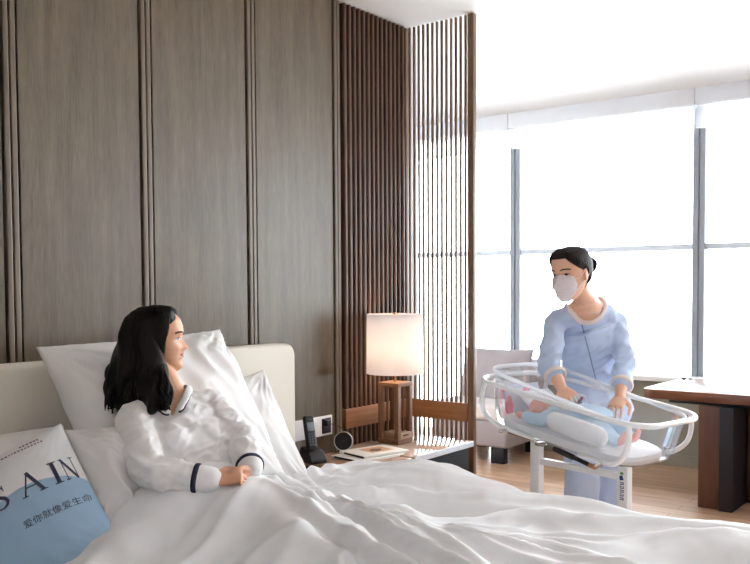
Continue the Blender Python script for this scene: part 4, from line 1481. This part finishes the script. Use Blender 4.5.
hm_ = head_patch(nhair, NH, NS, lambda th, z, w: .002 + .012 * sstep(0, 1.6, w) + .0012 * math.sin(th * 46), 200, 110)
hm_.ball(NH @ (V((0, -.006, .098)) * NS), (.05, .055, .026), 20, 12, NH.to_3x3())
hm_.ball(NH @ (V((0.0, -.118, .018)) * NS), (.04, .034, .04), 20, 14, NH.to_3x3())
for k in range(5):
    a = .0 + k * .5
    hm_.tube([NH @ (V((.03 * math.cos(a + j * .5), -.12 - .018 * math.sin(j * .5), .018 + .03 * math.sin(a + j * .5))) * NS) for j in range(6)], [.006, .011, .012, .012, .011, .006], 8, dense=4)
nho = build(hm_, 'hair', M['hair_nurse'], nurse, True, True, 180)
build(MB().tube([NH @ (V((.038 * math.cos(a), -.104 - .006 * math.sin(a * 3), .018 + .040 * math.sin(a))) * NS) for a in [k * PI / 12 for k in range(24)]], .009, 8, closed=True)
      .ball(NH @ (V((-.038, -.128, .022)) * NS), (.016, .014, .022)), 'hair_tie', M['black_clip'], nho, True)

# uniform tunic
tp = MB()
hemc = nhip - ntd * .10 + V((0, 0, -.03))
tp.tube([hemc, nhip - ntd * .02, nhip + ntd * .07, nwa + ntd * .01, nch, nch + (nsm - nch) * .55, nsm + ntd * .010, nnb - ntd * .045 + nfr * .012], [(.225, .165), (.20, .145), (.172, .13), (.142, .112), (.16, .122), (.165, .108), (.135, .076), (.095, .066)], 32, side=tuple(nsx), dense=6)
for sx in (-1, 1): tp.ball(nch + nsx * sx * .07 + nfr * .065, .066)
cuffs = []
for a, e_, w_ in ((nR, neR, nwR), (nL, neL, nwL)):
    ax = (w_ - e_).normalized(); L = (w_ - e_).length
    end = e_ + ax * L * (.38 if e_ is neR else .58); cuffs.append((end, ax))
    limb(tp, [nnb + (a - nnb) * .3 - ntd * .03, nnb + (a - nnb) * .68 - ntd * .008, a - ntd * .008, a + (e_ - a) * .5, e_, end], [.052, .055, .058, .056, .054, .050])
ntop = remeshed(tp, .006, 5)


def nj(co, no):
    q = co
    a = ridge(V((q.x * 8 + q.z * 6, q.y * 8 - q.z * 6, q.z * 5 + 9))) - .6
    b_ = ridge(V((q.x * 14 - q.z * 16, q.y * 14 + q.z * 16, q.z * 15 + 4))) - .6
    d = min((co - c).length for c, _ in cuffs); k = sstep(.035, .08, d)
    el = math.exp(-((co - neR).length / .12) ** 2) + math.exp(-((co - neL).length / .12) ** 2)
    return (.009 * a + .006 * b_) * k * (1 + .9 * el)


displace(ntop, nj)
ncen = nnb - ntd * .015 + nfr * .03


def in_scoop(p):
    d = p - ncen; s_ = d.dot(nsx); f_ = d.dot(nfr); t_ = d.dot(ntd)
    if f_ < -.09: return False
    if f_ > 0: return (s_ / .094) ** 2 + (min(0, t_) / .085) ** 2 < 1 and t_ > -.10
    return (s_ / .094) ** 2 + (f_ / .13) ** 2 < 1 and t_ > -.03


nfull = bvh_of(ntop)
cut(ntop, in_scoop)
n2 = ntop.copy()
nt_obj = link('uniform_top', ntop, M['uniform'], nurse, True, True, 180)
n_bv = bvh_of(n2)
n_bv = bvh_of(n2)
tuck(nme, world_of(nurse), n_bv, lambda p: (p - ncen).dot(ntd) > -.02 and abs((p - ncen).dot(nsx)) < .11 or in_scoop(p) or (p - ncen).length < .075 or (p - nhip).dot(ntd) < .02 or any((p - c + ax * .03).dot(ax) > 0 and (p - c).length < .35 and (p - c).cross(ax).length < .09 for c, ax in cuffs))
tuck(nme, world_of(nurse), nfull, lambda p: (p - ncen).dot(ntd) > -.012 or (p - ncen).length > .16 or (p - ncen).dot(nfr) < .0, .007)
tl2 = [p for p in loops_of(n2) if (sum(p, V()) / len(p) - ncen).length < .16][0]
trimp = even_loop(tl2, 60, 10)
trimp = [snap(n_bv, p, .005) for p in trimp]
for _ in range(3): trimp = [(trimp[k - 1] + trimp[k] * 2 + trimp[(k + 1) % 60]) / 4 for k in range(60)]
build(MB().tube(trimp, [(.006, .0125)] * 60, 10, side=tuple(nfr), closed=True), 'neck_trim', M['trim_cloth'], nt_obj, True)
for (c, ax) in cuffs:
    c = c + ax * .012
    q = V((0, 0, 1)).cross(ax).normalized(); q2 = ax.cross(q)
    build(MB().tube([c + (q * math.cos(2 * PI * k / 28) + q2 * math.sin(2 * PI * k / 28)) * .050 for k in range(28)], [(.013, .006)] * 28, 8, side=tuple(ax), closed=True), 'cuff', M['trim_cloth'], nt_obj, True)
# front placket seam and breast pocket
pk = [seen_on(n_bv, 582 + 14 * (k / 14), 325 + 55 * (k / 14), .001) for k in range(15)]
build(MB().tube(pk, .0028, 6), 'placket', plain('uniform_seam', lin(128, 152, 190), .85), nt_obj, True)
vs = []; fs = []
for i in range(9):
    for k in range(7):
        vs.append(seen_on(n_bv, 590 + 16 * i / 8, 331 - 4 * i / 8 + 15 * k / 6, .0035))
for i in range(8):
    for k in range(6): fs.append((i * 7 + k, i * 7 + k + 1, (i + 1) * 7 + k + 1, (i + 1) * 7 + k))
po = build(MB().add(vs, fs), 'breast_pocket', M['uniform'], nt_obj, True, True, 180)
build(MB().tube([seen_on(n_bv, 590 + 16 * i / 8, 331.3 - 4 * i / 8, .005) for i in range(9)], [(.005, .003)] * 9, 8, side=tuple(ntd)), 'pocket_edge', plain('pocket_hem', lin(196, 208, 226), .85), po, True)
# necklace
bw_me = nme.copy(); bw_me.transform(world_of(nurse)); nbv = bvh_of(bw_me)
nkp = [snap(nbv, ncen + nsx * (.06 * math.cos(a)) - ntd * (.045 * math.sin(a)) + nfr * .08, .002) for a in [k * PI / 16 for k in range(17)]]
nko = build(MB().tube(nkp, .0012, 6), 'necklace', M['silver'], nurse, True)
build(MB().ball(nkp[8] - ntd * .004, .005), 'pendant', M['silver'], nko, True)
# trousers
tr = MB()
tr.tube([nhip - ntd * .06, nhip + ntd * .04], [(.185, .13), (.165, .12)], 24, side=tuple(nsx), dense=4)
for sx in (-1, 1):
    hp = nhip + nsx * sx * .082 - ntd * .03; kn = V((footc.x, footc.y, .46)) + nsx * sx * .092 + nfr * .035; ft = V((footc.x, footc.y, .10)) + nsx * sx * .09
    limb(tr, [hp, hp + (kn - hp) * .5, kn, kn + (ft - kn) * .5, ft], [.112, .105, .09, .086, .082])
trm = remeshed(tr, .008, 5)
displace(trm, lambda co, no: .010 * (ridge(V((co.x * 9 + co.z * 3, co.y * 9, co.z * 5))) - .6))
link('trousers', trm, M['uniform'], nurse, True, True, 180)
for sx in (-1, 1):
    ft = V((footc.x, footc.y, 0)) + nsx * sx * .085; fd = V((nfr.x, nfr.y, 0)).normalized()
    build(MB().tube([ft - fd * .055 + V((0, 0, .042)), ft + fd * .04 + V((0, 0, .046)), ft + fd * .17 + V((0, 0, .034))], [(.042, .04), (.044, .044), (.040, .030)], 16, side=tuple(fd.cross(V((0, 0, 1)))), dense=5), 'shoe', M['white_pad'], nurse, True)

# ---------------- baby, bolster, toy, cloths in the bassinet
def bk(u, v, k): return bl(u, v, k - .026)


bc0 = bk(.20, -.03, -.10)
baby = thing('person', 'newborn baby in pale blue clothes lying in the bassinet', 'person', tuple(bk(.1, -.02, -.14)))
mb = MB()
hc = bk(.215, -.035, -.085)
BR = Matrix((bw, -bd, bn)).transposed()
mb.ball(hc, (.050, .058, .056), 28, 20, BR)
mb.ball(hc + bn * .028 - bd * .030, (.034, .026, .026), 18, 12, BR)           # cheeks and jaw
mb.ball(hc + bn * .058 - bd * .016, (.007, .009, .008), 12, 8, BR)            # nose
for sx in (-1, 1): mb.ball(hc + bw * sx * .05 - bd * .002, (.006, .012, .016), 10, 8, BR)
mb.tube([hc - bd * .05, bk(.13, -.02, -.10), bk(.03, -.01, -.095), bk(-.05, 0, -.10)], [.026, (.062, .045), (.065, .05), (.055, .045)], 20, side=tuple(bw), dense=5)
hands_b = []
for sv in (-1, 1):
    sh_ = bk(.135, -.02 + sv * .055, -.095); el_ = bk(.12, -.02 + sv * .115, -.10); hn = bk(.225, -.02 + sv * .125, -.108)
    limb(mb, [sh_, el_, hn], [.024, .021, .015]); mb.ball(hn + bd * .014, (.018, .022, .017), 14, 10, BR)
    for q in range(4): mb.tube([hn + bd * .022 + bw * (q - 1.5) * .007, hn + bd * .036 + bw * (q - 1.5) * .008, hn + bd * .034 + bn * .01 + bw * (q - 1.5) * .008], .0045, 8)
    hp_ = bk(-.07, sv * .035, -.10); kn_ = bk(-.16, sv * .065, -.085); ft_ = bk(-.255, -.01 + sv * .05, -.108)
    limb(mb, [hp_, kn_, ft_], [.036, .028, .018]); limb(mb, [ft_, ft_ + bn * .012 - bd * .012, ft_ + bn * .04 - bd * .022], [.018, .017, .012])
bmsh = remeshed(mb, .003, 3)
bo = link('body', bmsh, M['baby_skin'], baby, True, True, 180)
for sx in (-1, 1):
    build(MB().tube([hc + bw * (sx * .022 + q * .007) + bn * (.0515 - abs(q) * .0012) - bd * (-.004 + .001 * q * q) for q in (-1, 0, 1)], .002, 6), 'closed_eye', M['brow'], bo, True)
build(MB().tube([hc + bw * q * .008 + bn * .054 - bd * .036 for q in (-1, 0, 1)], .003, 6), 'mouth', M['lip'], bo, True)
sb = MB()
sb.tube([bk(.15, -.02, -.098), bk(.10, -.02, -.095), bk(.03, -.01, -.09), bk(-.06, 0, -.095), bk(-.10, 0, -.10)], [(.05, .045), (.072, .053), (.076, .058), (.068, .054), (.05, .045)], 22, side=tuple(bw), dense=5)
for sv in (-1, 1):
    sh_ = bk(.135, -.02 + sv * .055, -.095); el_ = bk(.12, -.02 + sv * .115, -.10); hn = bk(.205, -.02 + sv * .123, -.107)
    limb(sb, [sh_, el_, hn], [.032, .031, .024])
    hp_ = bk(-.07, sv * .035, -.10); kn_ = bk(-.16, sv * .065, -.085); ft_ = bk(-.235, -.01 + sv * .053, -.105)
    limb(sb, [hp_, kn_, ft_], [.046, .038, .027])
sbm = remeshed(sb, .005, 4); displace(sbm, lambda co, no: .005 * (ridge(co * 22) - .5))
link('romper', sbm, M['baby_blue'], baby, True, True, 180)
# bolster against the near wall
p0_, p1_ = bk(.055, -.155, -.083), bk(-.235, -.155, -.088)
bmid = (p0_ + p1_) / 2
b = MB().tube([p0_ - bmid, p0_.lerp(p1_, .1) - bmid, p0_.lerp(p1_, .5) - bmid, p0_.lerp(p1_, .9) - bmid, p1_ - bmid], [(.020, .034), (.026, .045), (.028, .048), (.026, .045), (.02, .036)], 24, side=tuple(bw), dense=5)
solid('bolster', 'white padded bolster inside the near wall of the bassinet', 'bolster', b, M['white_pad'], bmid)
# pillow and pink printed cloth at the head end
o = link('baby_pillow', pillow_mesh(.12, .085, .03, 51, .004, N=30), M['white_pad'], None, False, True, 180)
o.matrix_world = frame3(bk(.28, .06, -.075), tuple(bw), tuple(bd * .8 + bn * .5)); tag(o, 'small white pillow at the head end of the bassinet', 'pillow')
vs = []; fs = []
for i in range(25):
    for k in range(17):
        u_ = -.14 + .26 * i / 24; h_ = k / 16
        q = bk(.335 + .045 * h_ - .25 * u_ * u_, u_, -.125 + .125 * h_) + bd * .006 * noise.noise(V((u_ * 20, h_ * 3, 1)))
        vs.append(q)
for i in range(24):
    for k in range(16): fs.append((i * 17 + k, i * 17 + k + 1, (i + 1) * 17 + k + 1, (i + 1) * 17 + k))
cen = bk(.35, 0, -.12)
b = MB().add([V(q) - cen for q in vs], fs)


def blotch():
    m, nt, out = nm('pink_blotch_print')
    p = node(nt, 'ShaderNodeBsdfPrincipled', Roughness=.85); tc = node(nt, 'ShaderNodeTexCoord')
    n = node(nt, 'ShaderNodeTexVoronoi', Scale=14.); nt.links.new(tc.outputs['Object'], n.inputs['Vector'])
    cr = node(nt, 'ShaderNodeValToRGB'); cr.color_ramp.interpolation = 'CONSTANT'
    cr.color_ramp.elements[0].color = lin(236, 150, 164); cr.color_ramp.elements[1].position = .42; cr.color_ramp.elements[1].color = lin(226, 228, 240)
    nt.links.new(n.outputs['Distance'], cr.inputs[0]); nt.links.new(cr.outputs[0], p.inputs['Base Color']); nt.links.new(p.outputs[0], out.inputs[0])
    return m


o = solid('baby_blanket', 'white blanket with pink print tucked at the head end of the bassinet', 'blanket', b, blotch(), cen, angle=180)
md = o.modifiers.new('thick', 'SOLIDIFY'); md.thickness = .006
# pale blue cloth under the nurse's hands
vs = []; fs = []
ca, cb_ = at(590, 409, 4.0), at(607, 411, 3.98)
for i in range(21):
    for k in range(13):
        a_, b_ = -1 + i / 10, -1 + k / 6
        u_ = -.035 + .105 * a_ * math.sqrt(1 - b_ * b_ / 2); v_ = .015 + .085 * b_ * math.sqrt(1 - a_ * a_ / 2)
        hgt = -.035 - .3 * (v_ - .01) ** 2 * 10 * .4 - .9 * (u_ + .03) ** 2 * 2 + .006 * noise.noise(V((u_ * 18, v_ * 18, 3)))
        vs.append(bl(u_, v_, hgt))
for i in range(20):
    for k in range(12): fs.append((i * 13 + k, i * 13 + k + 1, (i + 1) * 13 + k + 1, (i + 1) * 13 + k))
cen = bl(-.03, .01, -.05)
o = solid('baby_cloth', 'pale blue cloth over the baby between the nurse’s hands', 'cloth', MB().add([V(q) - cen for q in vs], fs), M['baby_blue'], cen, angle=180)
md = o.modifiers.new('thick', 'SOLIDIFY'); md.thickness = .006
# round rattle
rp = at(579.5, 400.5, 3.945)
rat = thing('rattle_toy', 'small round clear rattle with blue and purple beads under the nurse’s hand', 'toy', rp)
build(MB().ball((0, 0, 0), .030), 'shell', thin_clear('rattle_shell', (.95, .99, 1, 1), .22, .1, .25), rat)
build(MB().ball((-.006, -.006, -.002), (.013, .012, .011)), 'bead', plain('purple_bead', lin(70, 40, 96), .4), rat)
build(MB().ball((.010, .004, -.008), (.011, .011, .010)), 'bead', plain('blue_bead', lin(60, 150, 190), .4), rat)
build(MB().ball((.002, -.008, .010), (.009, .009, .008)), 'bead', plain('rose_bead', lin(150, 50, 90), .4), rat)
build(MB().tube([V((.0, 0, 0)) + (RT * math.cos(a) + UP * math.sin(a)) * .030 for a in [k * PI / 12 for k in range(24)]], .003, 6, closed=True), 'ring', M['rim_plastic'], rat)

# ------------------------------------------------------------------ light
w = bpy.data.worlds.new('daylight'); scene.world = w; w.use_nodes = True
bg = w.node_tree.nodes['Background']; bg.inputs[0].default_value = (.90, .95, 1.0, 1); bg.inputs[1].default_value = 7.2


def lamp_light(name, kind, loc, power, color, size=.05):
    d = bpy.data.lights.new(name, kind); d.energy = power; d.color = color
    if kind == 'POINT': d.shadow_soft_size = size
    o = bpy.data.objects.new(name, d); COL.objects.link(o); o.location = loc; return o


ll = lamp_light('lamp_light', 'POINT', (0, 0, .53), 2.4, (1, .64, .40), .045); ll.parent = lamp

scene.view_settings.view_transform = 'Standard'; scene.view_settings.look = 'None'
scene.view_settings.gamma = 1; scene.view_settings.use_curve_mapping = False
scene.view_settings.exposure = 1.2
scene.cycles.use_denoising = True
scene.cycles.max_bounces = 10; scene.cycles.diffuse_bounces = 6; scene.cycles.transparent_max_bounces = 16
scene.cycles.sample_clamp_indirect = 8
scene.cycles.caustics_reflective = False; scene.cycles.caustics_refractive = False
